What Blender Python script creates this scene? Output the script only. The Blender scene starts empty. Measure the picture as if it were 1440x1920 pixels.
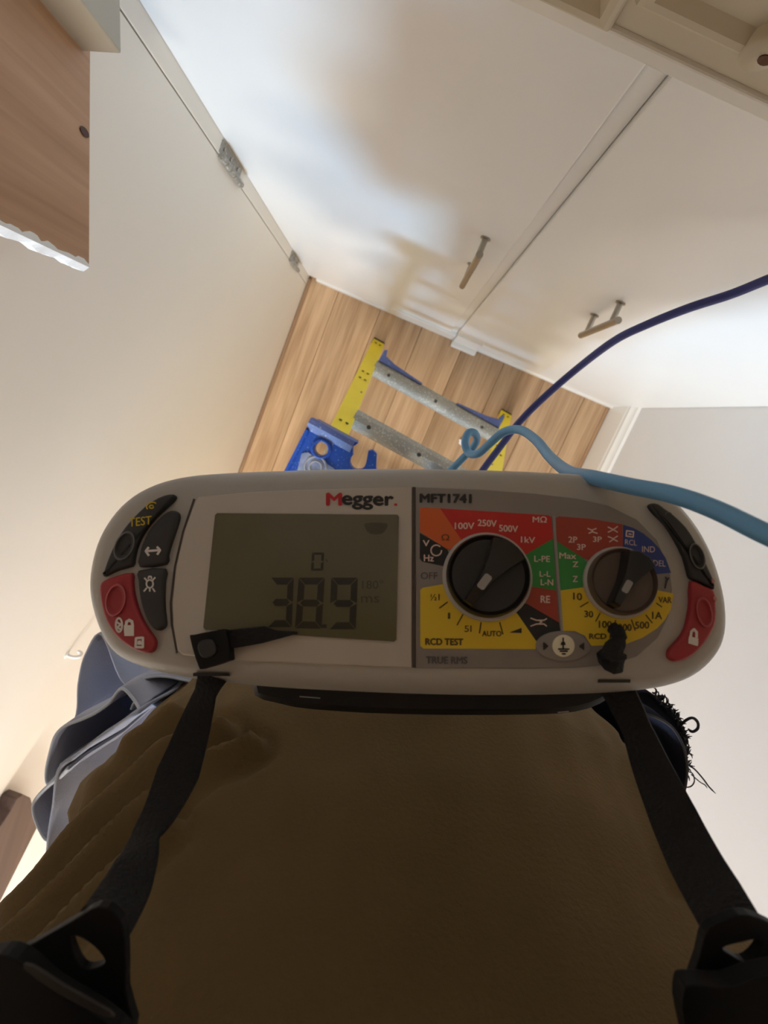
import bpy, bmesh, math, random
from mathutils import Vector, Matrix

random.seed(7)
SC = bpy.context.scene
COL = SC.collection

# ------------------------------------------------------------------ camera
FPX = 1020.0            # focal length in pixels of the 1440 x 1920 frame
EYE = 2.0               # height of the lens above the floor
CAM_LOC = Vector((0.0, 0.0, EYE))


def cam_ray(px, py):
    return Vector(((px - 720.0) / FPX, (960.0 - py) / FPX, -1.0))


_down = cam_ray(736, 772).normalized()            # straight down, seen from the lens
_nrm = cam_ray(600, 530).cross(cam_ray(1155, 768))
_X = _nrm.cross(_down).normalized()               # along the cupboard wall
if _X.x < 0:
    _X = -_X
_Z = -_down
_Y = _Z.cross(_X)
C2W = Matrix((_X, _Y, _Z))                        # lens axes -> room axes (3x3)

cam_data = bpy.data.cameras.new('camera')
cam_data.sensor_fit = 'VERTICAL'
cam_data.sensor_height = 24.0
cam_data.sensor_width = 18.0
cam_data.lens = 24.0 * FPX / 1920.0
cam_data.clip_start = 0.01
cam_data.dof.use_dof = True
cam_data.dof.focus_distance = 0.32
cam_data.dof.aperture_fstop = 10.5
cam = bpy.data.objects.new('camera', cam_data)
cam.matrix_world = Matrix.Translation(CAM_LOC) @ C2W.to_4x4()
COL.objects.link(cam)
SC.camera = cam

# ------------------------------------------------------------------ world, light, exposure
world = bpy.data.worlds.new('world')
SC.world = world
world.use_nodes = True
bg = world.node_tree.nodes['Background']
bg.inputs[0].default_value = (0.80, 0.90, 1.0, 1)
bg.inputs[1].default_value = 1.0


def area_light(name, loc, target, sx, sy, power, color, spread=180):
    d = bpy.data.lights.new(name, 'AREA')
    d.shape = 'RECTANGLE'
    d.size, d.size_y = sx, sy
    d.energy = power
    d.color = color
    d.spread = math.radians(spread)
    o = bpy.data.objects.new(name, d)
    o.location = loc
    v = Vector(target) - Vector(loc)
    o.rotation_euler = v.to_track_quat('-Z', 'Y').to_euler()
    COL.objects.link(o)
    return o


# cool daylight from a far window, plus two added fill lights
area_light('window_daylight', (-0.19, -3.16, 1.72), (0.10, 0.33, 1.05), 0.44, 0.36, 4.2, (0.34, 0.64, 1.0), 44)
area_light('doorway_fill_light', (0.14, -3.18, 1.10), (0.14, 0.33, 1.0), 0.96, 1.9, 5, (0.74, 0.87, 1.0))  # wide soft fill added at the back to raise the ambient level
area_light('overhead_fill_light', (0.14, -2.35, 2.5), (0.14, -2.35, 0.0), 0.4, 0.4, 60, (1.0, 0.95, 0.875))  # unseen overhead fill, added to brighten walls and shadows

SC.view_settings.view_transform = 'Standard'
SC.view_settings.look = 'None'
SC.view_settings.exposure = 0.26
SC.view_settings.gamma = 1.0
SC.view_settings.use_curve_mapping = False
SC.cycles.use_denoising = True
SC.cycles.max_bounces = 10
SC.cycles.diffuse_bounces = 7
SC.cycles.sample_clamp_indirect = 6.0

# ------------------------------------------------------------------ measuring helpers


def to_world(c):
    return C2W @ c + CAM_LOC


def at_z(px, py, z):                     # point of a sight line at a given height
    d = C2W @ cam_ray(px, py)
    t = (z - EYE) / d.z
    return CAM_LOC + d * t


def at_y(px, py, y):
    d = C2W @ cam_ray(px, py)
    return CAM_LOC + d * (y / d.y)


def at_x(px, py, x):
    d = C2W @ cam_ray(px, py)
    return CAM_LOC + d * (x / d.x)


def at_d(px, py, dist):                  # distance along the lens axis
    return to_world(cam_ray(px, py) * dist)


def project(p):
    c = C2W.transposed() @ (Vector(p) - CAM_LOC)
    if c.z > -1e-4:
        return (99999, 99999)
    return (720 + FPX * c.x / -c.z, 960 - FPX * c.y / -c.z)


# horizontal axes of the wearer: right hand and forwards
_r = C2W @ Vector((1, 0, 0))
R_HAT = Vector((_r.x, _r.y, 0)).normalized()
F_HAT = Vector((0, 0, 1)).cross(R_HAT)


def body(r, b, d):                       # r to the right, b behind the lens, d below it
    p = R_HAT * r - F_HAT * b
    return Vector((p.x, p.y, EYE - d))


# ------------------------------------------------------------------ materials
MATS = {}


def lin(c):
    return tuple((x / 12.92 if x <= 0.04045 else ((x + 0.055) / 1.055) ** 2.4) for x in c)


def rgb(r, g, b):
    return lin((r / 255, g / 255, b / 255))


def mat(name, color, rough=0.6, metal=0.0, var=0.0, scale=8.0, bump=0.0, bscale=60.0, spec=0.5,
        stretch=None, color2=None, detail=4, coat=0.0):
    if name in MATS:
        return MATS[name]
    m = bpy.data.materials.new(name)
    m.use_nodes = True
    nt = m.node_tree
    b = nt.nodes['Principled BSDF']
    b.inputs['Base Color'].default_value = (*color, 1)
    b.inputs['Roughness'].default_value = rough
    b.inputs['Metallic'].default_value = metal
    b.inputs['Specular IOR Level'].default_value = spec
    b.inputs['Coat Weight'].default_value = coat
    tc = nt.nodes.new('ShaderNodeTexCoord')
    mp = nt.nodes.new('ShaderNodeMapping')
    nt.links.new(tc.outputs['Object'], mp.inputs['Vector'])
    if stretch:
        mp.inputs['Scale'].default_value = stretch
    if var > 0 or color2:
        n = nt.nodes.new('ShaderNodeTexNoise')
        n.inputs['Scale'].default_value = scale
        n.inputs['Detail'].default_value = detail
        nt.links.new(mp.outputs[0], n.inputs['Vector'])
        cr = nt.nodes.new('ShaderNodeValToRGB')
        cr.color_ramp.elements[0].position = 0.3
        cr.color_ramp.elements[1].position = 0.7
        c2 = color2 if color2 else tuple(min(1, x * (1 + var)) for x in color)
        c1 = color if color2 else tuple(x * (1 - var) for x in color)
        cr.color_ramp.elements[0].color = (*c1, 1)
        cr.color_ramp.elements[1].color = (*c2, 1)
        nt.links.new(n.outputs['Fac'], cr.inputs['Fac'])
        nt.links.new(cr.outputs['Color'], b.inputs['Base Color'])
    if bump > 0:
        n2 = nt.nodes.new('ShaderNodeTexNoise')
        n2.inputs['Scale'].default_value = bscale
        n2.inputs['Detail'].default_value = 5
        nt.links.new(mp.outputs[0], n2.inputs['Vector'])
        bp = nt.nodes.new('ShaderNodeBump')
        bp.inputs['Strength'].default_value = bump
        bp.inputs['Distance'].default_value = 0.002
        nt.links.new(n2.outputs['Fac'], bp.inputs['Height'])
        nt.links.new(bp.outputs[0], b.inputs['Normal'])
    MATS[name] = m
    return m


def speckle_mat(name, base, fleck, thresh=0.62, scale=220, rough=0.5, base2=None):
    """paint-spattered plastic: a base colour with flecks of old paint"""
    m = bpy.data.materials.new(name)
    m.use_nodes = True
    nt = m.node_tree
    b = nt.nodes['Principled BSDF']
    b.inputs['Roughness'].default_value = rough
    tc = nt.nodes.new('ShaderNodeTexCoord')
    n = nt.nodes.new('ShaderNodeTexNoise')
    n.inputs['Scale'].default_value = scale
    n.inputs['Detail'].default_value = 3
    nt.links.new(tc.outputs['Object'], n.inputs['Vector'])
    cr = nt.nodes.new('ShaderNodeValToRGB')
    cr.color_ramp.elements[0].position = thresh
    cr.color_ramp.elements[1].position = thresh + 0.06
    cr.color_ramp.elements[0].color = (0, 0, 0, 1)
    cr.color_ramp.elements[1].color = (1, 1, 1, 1)
    nt.links.new(n.outputs['Fac'], cr.inputs['Fac'])
    n2 = nt.nodes.new('ShaderNodeTexNoise')
    n2.inputs['Scale'].default_value = 14
    nt.links.new(tc.outputs['Object'], n2.inputs['Vector'])
    mx0 = nt.nodes.new('ShaderNodeMix')
    mx0.data_type = 'RGBA'
    mx0.inputs[6].default_value = (*base, 1)
    mx0.inputs[7].default_value = (*(base2 or base), 1)
    nt.links.new(n2.outputs['Fac'], mx0.inputs[0])
    mx = nt.nodes.new('ShaderNodeMix')
    mx.data_type = 'RGBA'
    mx.inputs[7].default_value = (*fleck, 1)
    nt.links.new(mx0.outputs[2], mx.inputs[6])
    nt.links.new(cr.outputs['Color'], mx.inputs[0])
    nt.links.new(mx.outputs[2], b.inputs['Base Color'])
    MATS[name] = m
    return m


def wood_mat(name, dark, light, rough=0.4, axis='Y', scale=1.0, fine=1.0):
    """long-grained timber with fine pores, grain along one axis; tone differs from piece to piece"""
    m = bpy.data.materials.new(name)
    m.use_nodes = True
    nt = m.node_tree
    b = nt.nodes['Principled BSDF']
    b.inputs['Roughness'].default_value = rough
    tc = nt.nodes.new('ShaderNodeTexCoord')
    oi = nt.nodes.new('ShaderNodeObjectInfo')
    add = nt.nodes.new('ShaderNodeVectorMath')
    add.operation = 'ADD'
    mul = nt.nodes.new('ShaderNodeVectorMath')
    mul.operation = 'SCALE'
    mul.inputs['Scale'].default_value = 9.0
    comb = nt.nodes.new('ShaderNodeCombineXYZ')
    for k in range(3):
        nt.links.new(oi.outputs['Random'], comb.inputs[k])
    nt.links.new(comb.outputs[0], mul.inputs[0])
    nt.links.new(tc.outputs['Object'], add.inputs[0])
    nt.links.new(mul.outputs[0], add.inputs[1])
    mp = nt.nodes.new('ShaderNodeMapping')
    s = [14.0 * scale] * 3
    s['XYZ'.index(axis)] = 1.2 * scale
    mp.inputs['Scale'].default_value = s
    nt.links.new(add.outputs[0], mp.inputs['Vector'])
    n = nt.nodes.new('ShaderNodeTexNoise')
    n.inputs['Scale'].default_value = 1.6
    n.inputs['Detail'].default_value = 6
    n.inputs['Distortion'].default_value = 0.7
    nt.links.new(mp.outputs[0], n.inputs['Vector'])
    mp2 = nt.nodes.new('ShaderNodeMapping')
    s2 = [160.0 * fine] * 3
    s2['XYZ'.index(axis)] = 5.0 * fine
    mp2.inputs['Scale'].default_value = s2
    nt.links.new(add.outputs[0], mp2.inputs['Vector'])
    n2 = nt.nodes.new('ShaderNodeTexNoise')
    n2.inputs['Scale'].default_value = 1.0
    n2.inputs['Detail'].default_value = 2
    nt.links.new(mp2.outputs[0], n2.inputs['Vector'])
    mixf = nt.nodes.new('ShaderNodeMath')
    mixf.operation = 'MULTIPLY_ADD'
    mixf.inputs[1].default_value = 0.35
    nt.links.new(n2.outputs['Fac'], mixf.inputs[0])
    sc_ = nt.nodes.new('ShaderNodeMath')
    sc_.operation = 'MULTIPLY'
    sc_.inputs[1].default_value = 0.65
    nt.links.new(n.outputs['Fac'], sc_.inputs[0])
    nt.links.new(sc_.outputs[0], mixf.inputs[2])
    cr = nt.nodes.new('ShaderNodeValToRGB')
    cr.color_ramp.elements[0].position = 0.33
    cr.color_ramp.elements[1].position = 0.66
    cr.color_ramp.elements[0].color = (*dark, 1)
    cr.color_ramp.elements[1].color = (*light, 1)
    nt.links.new(mixf.outputs[0], cr.inputs['Fac'])
    hsv = nt.nodes.new('ShaderNodeHueSaturation')
    vr = nt.nodes.new('ShaderNodeMapRange')
    vr.inputs['To Min'].default_value = 0.82
    vr.inputs['To Max'].default_value = 1.15
    nt.links.new(oi.outputs['Random'], vr.inputs['Value'])
    nt.links.new(vr.outputs[0], hsv.inputs['Value'])
    nt.links.new(cr.outputs['Color'], hsv.inputs['Color'])
    nt.links.new(hsv.outputs[0], b.inputs['Base Color'])
    bp = nt.nodes.new('ShaderNodeBump')
    bp.inputs['Strength'].default_value = 0.15
    bp.inputs['Distance'].default_value = 0.001
    nt.links.new(n2.outputs['Fac'], bp.inputs['Height'])
    nt.links.new(bp.outputs[0], b.inputs['Normal'])
    MATS[name] = m
    return m


CREAM = mat('cream_eggshell_paint', rgb(230, 224, 213), 0.55, var=0.02, scale=2.5, bump=0.05, bscale=35)
WHITE = mat('white_satin_paint', rgb(231, 230, 226), 0.35, var=0.015, scale=3, bump=0.04, bscale=30)
GREYWALL = mat('pale_grey_wall_paint', rgb(226, 225, 225), 0.7, var=0.02, scale=3, bump=0.12, bscale=90)
CEILW = mat('darkened_ceiling', rgb(150, 128, 104), 0.8, bump=0.05)  # ceiling out of view, darkened to cut its bounce onto tester and shirt
DARKGAP = mat('dark_gap', rgb(48, 42, 34), 0.9)
OAK = wood_mat('oak_floorboard', rgb(162, 128, 94), rgb(208, 176, 140), 0.38, 'Y')
OAKEDGE = wood_mat('oak_edge_bead', rgb(150, 116, 86), rgb(184, 148, 114), 0.45, 'Y')
PINE = wood_mat('pine_board', rgb(160, 120, 86), rgb(188, 148, 114), 0.55, 'Z', 0.7)
DARKWOOD = wood_mat('dark_stained_wood', rgb(58, 40, 34), rgb(84, 62, 54), 0.5, 'Y')
BATTEN = mat('old_grey_cream_paint', rgb(176, 170, 154), 0.5, var=0.05, scale=10, bump=0.15, bscale=40)
FRAMEP = mat('old_cream_gloss_paint', rgb(196, 184, 160), 0.4, var=0.04, scale=12, bump=0.12, bscale=40)
STEEL = mat('brushed_steel', rgb(170, 164, 154), 0.32, 1.0, var=0.05, scale=30)
HINGE = speckle_mat('painted_over_steel', rgb(120, 116, 106), rgb(226, 224, 214), 0.6, 260, 0.35, rgb(150, 146, 136))
ALU = speckle_mat('spattered_aluminium', rgb(150, 148, 138), rgb(206, 204, 196), 0.58, 240, 0.55, rgb(176, 174, 164))
MATS['spattered_aluminium'].node_tree.nodes['Principled BSDF'].inputs['Metallic'].default_value = 0.25
YELLOW = speckle_mat('yellow_fibreglass', rgb(248, 226, 30), rgb(250, 240, 150), 0.7, 200, 0.4, rgb(242, 216, 40))
BLUEP = speckle_mat('spattered_blue_plastic', rgb(30, 76, 170), rgb(176, 196, 220), 0.64, 260, 0.4, rgb(44, 92, 186))
BLUEB = speckle_mat('worn_blue_steel', rgb(76, 88, 140), rgb(160, 166, 186), 0.64, 240, 0.5, rgb(98, 110, 156))
RAWPAINT = mat('ragged_white_paint', rgb(240, 240, 238), 0.5, bump=0.4, bscale=120)

# ------------------------------------------------------------------ mesh helpers


def new_obj(name, me, parent=None):
    o = bpy.data.objects.new(name, me)
    COL.objects.link(o)
    if parent is not None:
        o.parent = parent
    return o


def root_of(o):
    while o.parent is not None:
        o = o.parent
    return o


def mk(name, verts, faces, m, parent=None, smooth=False, local=False, auto=None):
    """one mesh object; verts are room coordinates unless local"""
    if parent is not None and not local:
        inv = root_of(parent).matrix_basis.inverted()
        verts = [inv @ Vector(v) for v in verts]
    me = bpy.data.meshes.new(name)
    me.from_pydata([tuple(v) for v in verts], [], faces)
    me.validate()
    bm = bmesh.new()
    bm.from_mesh(me)
    bmesh.ops.recalc_face_normals(bm, faces=bm.faces)
    bm.to_mesh(me)
    bm.free()
    me.materials.append(m)
    if smooth:
        for p in me.polygons:
            p.use_smooth = True
        if auto is not None:
            me.set_sharp_from_angle(angle=math.radians(auto))
    return new_obj(name, me, parent)


def bevel_mesh(o, width, seg=2):
    bm = bmesh.new()
    bm.from_mesh(o.data)
    es = [e for e in bm.edges if len(e.link_faces) == 2 and e.calc_face_angle(0) > 0.5]
    bmesh.ops.bevel(bm, geom=es, offset=width, segments=seg, affect='EDGES', profile=0.5, clamp_overlap=True)
    bm.to_mesh(o.data)
    bm.free()
    return o


def tag(o, label, cat, group=None):
    o['label'] = label
    o['category'] = cat
    if group:
        o['group'] = group
    return o


def empty(name, loc=(0, 0, 0), rot=None):
    o = bpy.data.objects.new(name, None)
    o.empty_display_size = 0.05
    COL.objects.link(o)
    if rot is not None:
        o.matrix_basis = Matrix.Translation(Vector(loc)) @ rot.to_4x4()
    else:
        o.location = loc
    return o


def box_vf(x0, x1, y0, y1, z0, z1):
    v = [Vector((x, y, z)) for z in (z0, z1) for y in (y0, y1) for x in (x0, x1)]
    f = [(0, 2, 3, 1), (4, 5, 7, 6), (0, 1, 5, 4), (2, 6, 7, 3), (0, 4, 6, 2), (1, 3, 7, 5)]
    return v, f


def box(name, x0, x1, y0, y1, z0, z1, m, parent=None, bev=0.0, seg=2):
    v, f = box_vf(min(x0, x1), max(x0, x1), min(y0, y1), max(y0, y1), min(z0, z1), max(z0, z1))
    o = mk(name, v, f, m, parent)
    if bev:
        bevel_mesh(o, bev, seg)
    return o


def obox_vf(c, ax, ay, az, hx, hy, hz):
    c = Vector(c)
    v = []
    for sz in (-1, 1):
        for sy in (-1, 1):
            for sx in (-1, 1):
                v.append(c + ax * hx * sx + ay * hy * sy + az * hz * sz)
    f = [(0, 2, 3, 1), (4, 5, 7, 6), (0, 1, 5, 4), (2, 6, 7, 3), (0, 4, 6, 2), (1, 3, 7, 5)]
    return v, f


def obox(name, c, ax, ay, az, hx, hy, hz, m, parent=None, bev=0.0):
    v, f = obox_vf(c, ax, ay, az, hx, hy, hz)
    o = mk(name, v, f, m, parent)
    if bev:
        bevel_mesh(o, bev)
    return o


def join_vf(*lists):
    V, F = [], []
    for v, f in lists:
        n = len(V)
        V += list(v)
        F += [tuple(i + n for i in x) for x in f]
    return V, F


def catmull(pts, n=6, vals=None):
    P = [Vector(p) for p in pts]
    out, vo = [], []
    for i in range(len(P) - 1):
        p0 = P[max(i - 1, 0)]
        p1, p2 = P[i], P[i + 1]
        p3 = P[min(i + 2, len(P) - 1)]
        for k in range(n):
            t = k / n
            out.append(0.5 * ((2 * p1) + (p2 - p0) * t + (2 * p0 - 5 * p1 + 4 * p2 - p3) * t * t
                              + (3 * p1 - p0 - 3 * p2 + p3) * t ** 3))
            if vals:
                vo.append(vals[i] * (1 - t) + vals[i + 1] * t)
    out.append(P[-1])
    if vals:
        vo.append(vals[-1])
        return out, vo
    return out


def closed_curve(pts, n=4):
    """closed Catmull-Rom through 2-D points"""
    m = len(pts)
    out = []
    for i in range(m):
        p0, p1, p2, p3 = (Vector(pts[(i + k) % m]) for k in (-1, 0, 1, 2))
        for k in range(n):
            t = k / n
            out.append(0.5 * ((2 * p1) + (p2 - p0) * t + (2 * p0 - 5 * p1 + 4 * p2 - p3) * t * t
                              + (3 * p1 - p0 - 3 * p2 + p3) * t ** 3))
    return [(p.x, p.y) for p in out]


def tube_vf(pts, rad, seg=10, cap=True):
    P = [Vector(p) for p in pts]
    n = len(P)
    rr = rad if isinstance(rad, (list, tuple)) else [rad] * n
    V, F = [], []
    t0 = (P[1] - P[0]).normalized()
    up = Vector((0, 0, 1)) if abs(t0.z) < 0.9 else Vector((1, 0, 0))
    a = t0.cross(up).normalized()
    for i in range(n):
        t = (P[min(i + 1, n - 1)] - P[max(i - 1, 0)]).normalized()
        a = (a - t * a.dot(t)).normalized()
        b = t.cross(a)
        for k in range(seg):
            w = 2 * math.pi * k / seg
            V.append(P[i] + (a * math.cos(w) + b * math.sin(w)) * rr[i])
    for i in range(n - 1):
        for k in range(seg):
            k2 = (k + 1) % seg
            F.append((i * seg + k, i * seg + k2, (i + 1) * seg + k2, (i + 1) * seg + k))
    if cap:
        F.append(tuple(range(seg))[::-1])
        F.append(tuple((n - 1) * seg + k for k in range(seg)))
    return V, F


def tube(name, pts, rad, m, parent=None, seg=10):
    v, f = tube_vf(pts, rad, seg)
    return mk(name, v, f, m, parent, smooth=True, auto=50)


def loft_vf(rings, cap0=True, cap1=True):
    n = len(rings[0])
    V, F = [], []
    for r in rings:
        V += list(r)
    for i in range(len(rings) - 1):
        for k in range(n):
            k2 = (k + 1) % n
            F.append((i * n + k, i * n + k2, (i + 1) * n + k2, (i + 1) * n + k))
    if cap0:
        F.append(tuple(range(n))[::-1])
    if cap1:
        F.append(tuple((len(rings) - 1) * n + k for k in range(n)))
    return V, F


def ribbon_vf(pts, widths, sides, thick):
    """flat webbing: centre line, width and a side direction at every point"""
    P = [Vector(p) for p in pts]
    n = len(P)
    V, F = [], []
    for i in range(n):
        t = (P[min(i + 1, n - 1)] - P[max(i - 1, 0)]).normalized()
        s = Vector(sides[i])
        s = (s - t * s.dot(t)).normalized()
        u = t.cross(s).normalized()
        h = widths[i] / 2
        e = thick / 2
        for (a, b) in ((-h, -e), (-h * 0.9, -e * 1.3), (h * 0.9, -e * 1.3), (h, -e), (h, e), (h * 0.9, e * 1.3),
                       (-h * 0.9, e * 1.3), (-h, e)):
            V.append(P[i] + s * a + u * b)
    for i in range(n - 1):
        for k in range(8):
            k2 = (k + 1) % 8
            F.append((i * 8 + k, i * 8 + k2, (i + 1) * 8 + k2, (i + 1) * 8 + k))
    F.append(tuple(range(8))[::-1])
    F.append(tuple((n - 1) * 8 + k for k in range(8)))
    return V, F


def structure(o):
    o['kind'] = 'structure'
    return o

# ------------------------------------------------------------------ the room
XL, XR, YF, YB, ZC = -0.443, 0.735, 0.315, -3.2, 2.6

# floor: oak boards laid towards the cupboard wall
floor = structure(empty('floor', (0, 0, 0)))
floor_sub = box('subfloor', XL - 0.1, XR + 0.1, YB - 0.1, YF + 0.1, -0.06, -0.022, DARKGAP, floor)
PW = 0.158
plank_mesh = {}
x = XL - 0.045
col = 0
while x < XR:
    x1 = x + PW - 0.0012
    offs = [0.42, 0.95, 0.18, 0.74, 1.08, 0.55, 0.30, 0.92, 0.1][col % 9]
    y = YF + 0.02 + (offs - 2.15)
    y_hi = YF + 0.02
    while y_hi > YB:
        y_lo = max(y, YB)
        ln = round(y_hi - y_lo - 0.0012, 4)
        if ln > 0.01:
            key = ln
            xa, xb = max(x, XL - 0.03), min(x1, XR + 0.012)
            key = (ln, round(xb - xa, 4))
            dz = random.uniform(-0.0006, 0.0006)
            if key not in plank_mesh:
                o = box('plank', -(xb - xa) / 2, (xb - xa) / 2, -ln / 2, ln / 2, -0.02, 0, OAK, floor, 0.0012, 1)
                plank_mesh[key] = o.data
            else:
                o = new_obj('plank', plank_mesh[key], floor)
            o.location = ((xa + xb) / 2, (y_hi + y_lo) / 2, dz)
        y_hi = y_lo
        y -= 2.15
    x += PW
    col += 1
# scotia bead along both side walls
for xb_, nm in ((XL + 0.0065, 'edge_bead'), (XR - 0.027, 'edge_bead')):
    box(nm, xb_ - 0.006, xb_ + 0.006, YB, YF - 0.004, 0.0005, 0.008, OAKEDGE, floor, 0.003)

# left side: wide flush leaf hung on a narrow jamb in the corner
wall_left = structure(box('wall_left', XL - 0.16, XL - 0.045, YB, YF + 0.1, 0, ZC, CREAM))
leaf = structure(empty('door_1', (XL, -1.0, 0)))
box('leaf', XL - 0.04, XL, -2.2, 0.2875, 0.006, 2.35, CREAM, leaf, 0.0015)
jamb = structure(box('trim_1', XL - 0.045, XL + 0.0005, 0.2895, YF + 0.02, 0.0, ZC, CREAM, None, 0.001))
wl2 = structure(box('trim_2', XL - 0.045, XL - 0.004, YB, -2.203, 0, ZC, CREAM))
wl3 = structure(box('trim_3', XL - 0.045, XL - 0.004, -2.203, 0.2895, 2.353, ZC, CREAM))
box('shadow_gap', XL - 0.0445, XL - 0.012, 0.2876, 0.2894, 0.006, 2.35, DARKGAP, leaf)
for hz in (0.912, 0.262, 1.85):
    h = empty('hinge', (0, 0, 0))
    h.parent = leaf
    # knuckles
    n = 5
    for k in range(n):
        za = hz - 0.062 + k * 0.0248
        v, f = tube_vf([(XL + 0.005, 0.2885, za + 0.0008), (XL + 0.005, 0.2885, za + 0.024)], 0.0062, 12)
        mk('knuckle', v, f, HINGE, h, True, auto=50)
    box('jamb_plate', XL - 0.0006, XL + 0.0022, 0.292, 0.3125, hz - 0.052, hz + 0.066, HINGE, h, 0.0006)
    for sz in (-0.03, 0.012, 0.05):
        v, f = tube_vf([(XL + 0.001, 0.303, hz + sz), (XL + 0.0035, 0.303, hz + sz)], 0.0035, 10)
        mk('screw', v, f, STEEL, h, True, auto=40)
    v, f = tube_vf([(XL + 0.005, 0.2885, hz - 0.062), (XL + 0.005, 0.2885, hz - 0.068)], [0.006, 0.003], 10)
    mk('pin_cap', v, f, HINGE, h, True, auto=40)

# cupboard wall: backing, two tall doors, meeting stile
wall_far = structure(box('wall_far', XL - 0.16, XR + 0.16, YF + 0.03, YF + 0.15, 0, ZC, WHITE))
XG = 0.101
d2 = structure(empty('door_2', (XL, YF, 0)))
box('leaf', XL + 0.001, XG - 0.021, YF, YF + 0.026, 0.03, 2.25, WHITE, d2, 0.002)
box('meeting_stile', XG - 0.0205, XG - 0.0007, YF + 0.007, YF + 0.026, 0.03, 2.25, WHITE, d2, 0.001)
d3 = structure(empty('door_3', (XR, YF, 0)))
box('leaf', XG, XR - 0.001, YF - 0.002, YF + 0.026, 0.03, 2.25, WHITE, d3, 0.002)
structure(box('trim_4', XL, XR, YF - 0.006, YF + 0.026, 2.254, ZC, WHITE, None, 0.002))


def bar_handle(x, zlo, zhi, yface, parent):
    h = empty('handle')
    h.parent = parent
    yb = yface - 0.036
    v, f = tube_vf([(x, yb, zlo), (x, yb, zhi)], 0.006, 14)
    o = mk('grip', v, f, STEEL, h, True, auto=50)
    for z in (zlo + 0.03, zhi - 0.03):
        v, f = tube_vf([(x, yb, z), (x, yface, z)], 0.005, 12)
        mk('post', v, f, STEEL, h, True, auto=50)
        v, f = tube_vf([(x, yface - 0.002, z), (x, yface + 0.0005, z)], 0.0085, 14)
        mk('rose', v, f, STEEL, h, True, auto=50)


bar_handle(0.034, 0.855, 1.075, YF, d2)
bar_handle(0.286, 0.880, 1.060, YF - 0.002, d3)

# skirting bead at the foot of the cupboard, stepping forward at the meeting stile
t5 = structure(empty('trim_5', (0, YF, 0)))
box('bead', XL + 0.03, XG, YF - 0.006, YF + 0.026, 0, 0.03, WHITE, t5, 0.003)
box('bead', XG + 0.092, XR, YF - 0.008, YF + 0.026, 0, 0.03, WHITE, t5, 0.003)
box('bead', XG, XG + 0.092, YF - 0.028, YF + 0.026, 0, 0.026, WHITE, t5, 0.004)
box('plinth_board', XG + 0.001, XG + 0.091, YF - 0.011, YF + 0.01, 0.026, 0.155, WHITE, t5, 0.002)
box('plinth_board', XL + 0.31, XG - 0.001, YF - 0.007, YF + 0.01, 0.03, 0.112, WHITE, t5, 0.002)

# right side wall with a moulded skirting
wall_right = structure(box('wall_right', XR, XR + 0.12, YB, YF + 0.1, 0, ZC, GREYWALL))
bb = structure(empty('baseboard_right', (XR, 0, 0)))
prof = [(0.0, 0.0), (0.020, 0.0), (0.020, 0.150), (0.017, 0.158), (0.017, 0.164), (0.021, 0.170), (0.021, 0.180),
        (0.013, 0.190), (0.009, 0.200), (0.009, 0.206), (0.0, 0.210)]
rings = [[Vector((XR - a, yy, b)) for (a, b) in prof] for yy in (YB, YF)]
v, f = loft_vf(rings)
mk('skirting_board', v, f, mat('white_gloss_paint', rgb(240, 239, 236), 0.22), bb)

# unseen back wall with a doorway added for the fill light, ceiling
wb = structure(empty('wall_back', (0, YB, 0)))
WX0, WX1, WZ1 = -0.43, 0.66, 2.10
for a in ((XL - 0.16, WX0, 0, ZC), (WX1, XR + 0.16, 0, ZC), (WX0, WX1, WZ1, ZC)):
    box('panel', a[0], a[1], YB - 0.12, YB, a[2], a[3], CREAM, wb)
w1 = structure(empty('trim_6', ((WX0 + WX1) / 2, YB, 0)))
for a in ((WX0 - 0.06, WX0, 0, WZ1), (WX1, WX1 + 0.06, 0, WZ1), (WX0 - 0.06, WX1 + 0.06, WZ1, WZ1 + 0.06)):
    box('architrave', a[0], a[1], YB + 0.0005, YB + 0.018, a[2], a[3], WHITE, w1, 0.003)
ceiling = structure(box('ceiling', XL - 0.16, XR + 0.16, YB - 0.12, YF + 0.15, ZC, ZC + 0.1, CEILW))

# ------------------------------------------------------------------ pine leaf and painted batten by the left wall
PB = 1.38
pA = at_z(170, 105, PB)
pB = at_z(168, 500, PB)
dirp = (pB - pA)
dirp.z = 0
dirp.normalize()
pA2 = pA - dirp * 0.006
nrm = Vector((dirp.y, -dirp.x, 0))
if nrm.x > 0:
    nrm = -nrm
pine = empty('pine_panel', tuple(pB))
tag(pine, 'bare pine panel with a ragged white painted edge hanging at the top left', 'panel')
TH = 0.018
ztop = 2.20
v, f = obox_vf((pA2 + pB) / 2 + nrm * TH / 2 + Vector((0, 0, (ztop - PB) / 2)), dirp, nrm, Vector((0, 0, 1)),
               (pB - pA2).length / 2, TH / 2, (ztop - PB) / 2)
o = mk('board', v, f, PINE, pine)
bevel_mesh(o, 0.0012, 1)
# crusted paint along the free vertical edge
rows = []
N = 160
for i in range(N + 1):
    z = PB + 0.002 + (ztop - PB - 0.002) * i / N
    lap = 0.001 + 0.004 * abs(math.sin(i * 0.6) * math.sin(i * 0.21 + 1)) + random.uniform(0, 0.0018)
    out = 0.002 + 0.0035 * abs(math.sin(i * 0.31 + 0.5)) + random.uniform(0, 0.0022)
    c = pB + Vector((0, 0, z - PB))
    rows.append([c - dirp * lap - nrm * 0.0008, c + dirp * 0.0012 - nrm * 0.0008, c + dirp * out + nrm * TH * 0.3,
                 c + dirp * out * 0.7 + nrm * TH * 0.8, c + nrm * (TH + 0.0008), c - dirp * 0.004 + nrm * (TH + 0.0008)])
v, f = loft_vf(rows)
mk('paint_crust', v, f, RAWPAINT, pine)
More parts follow.
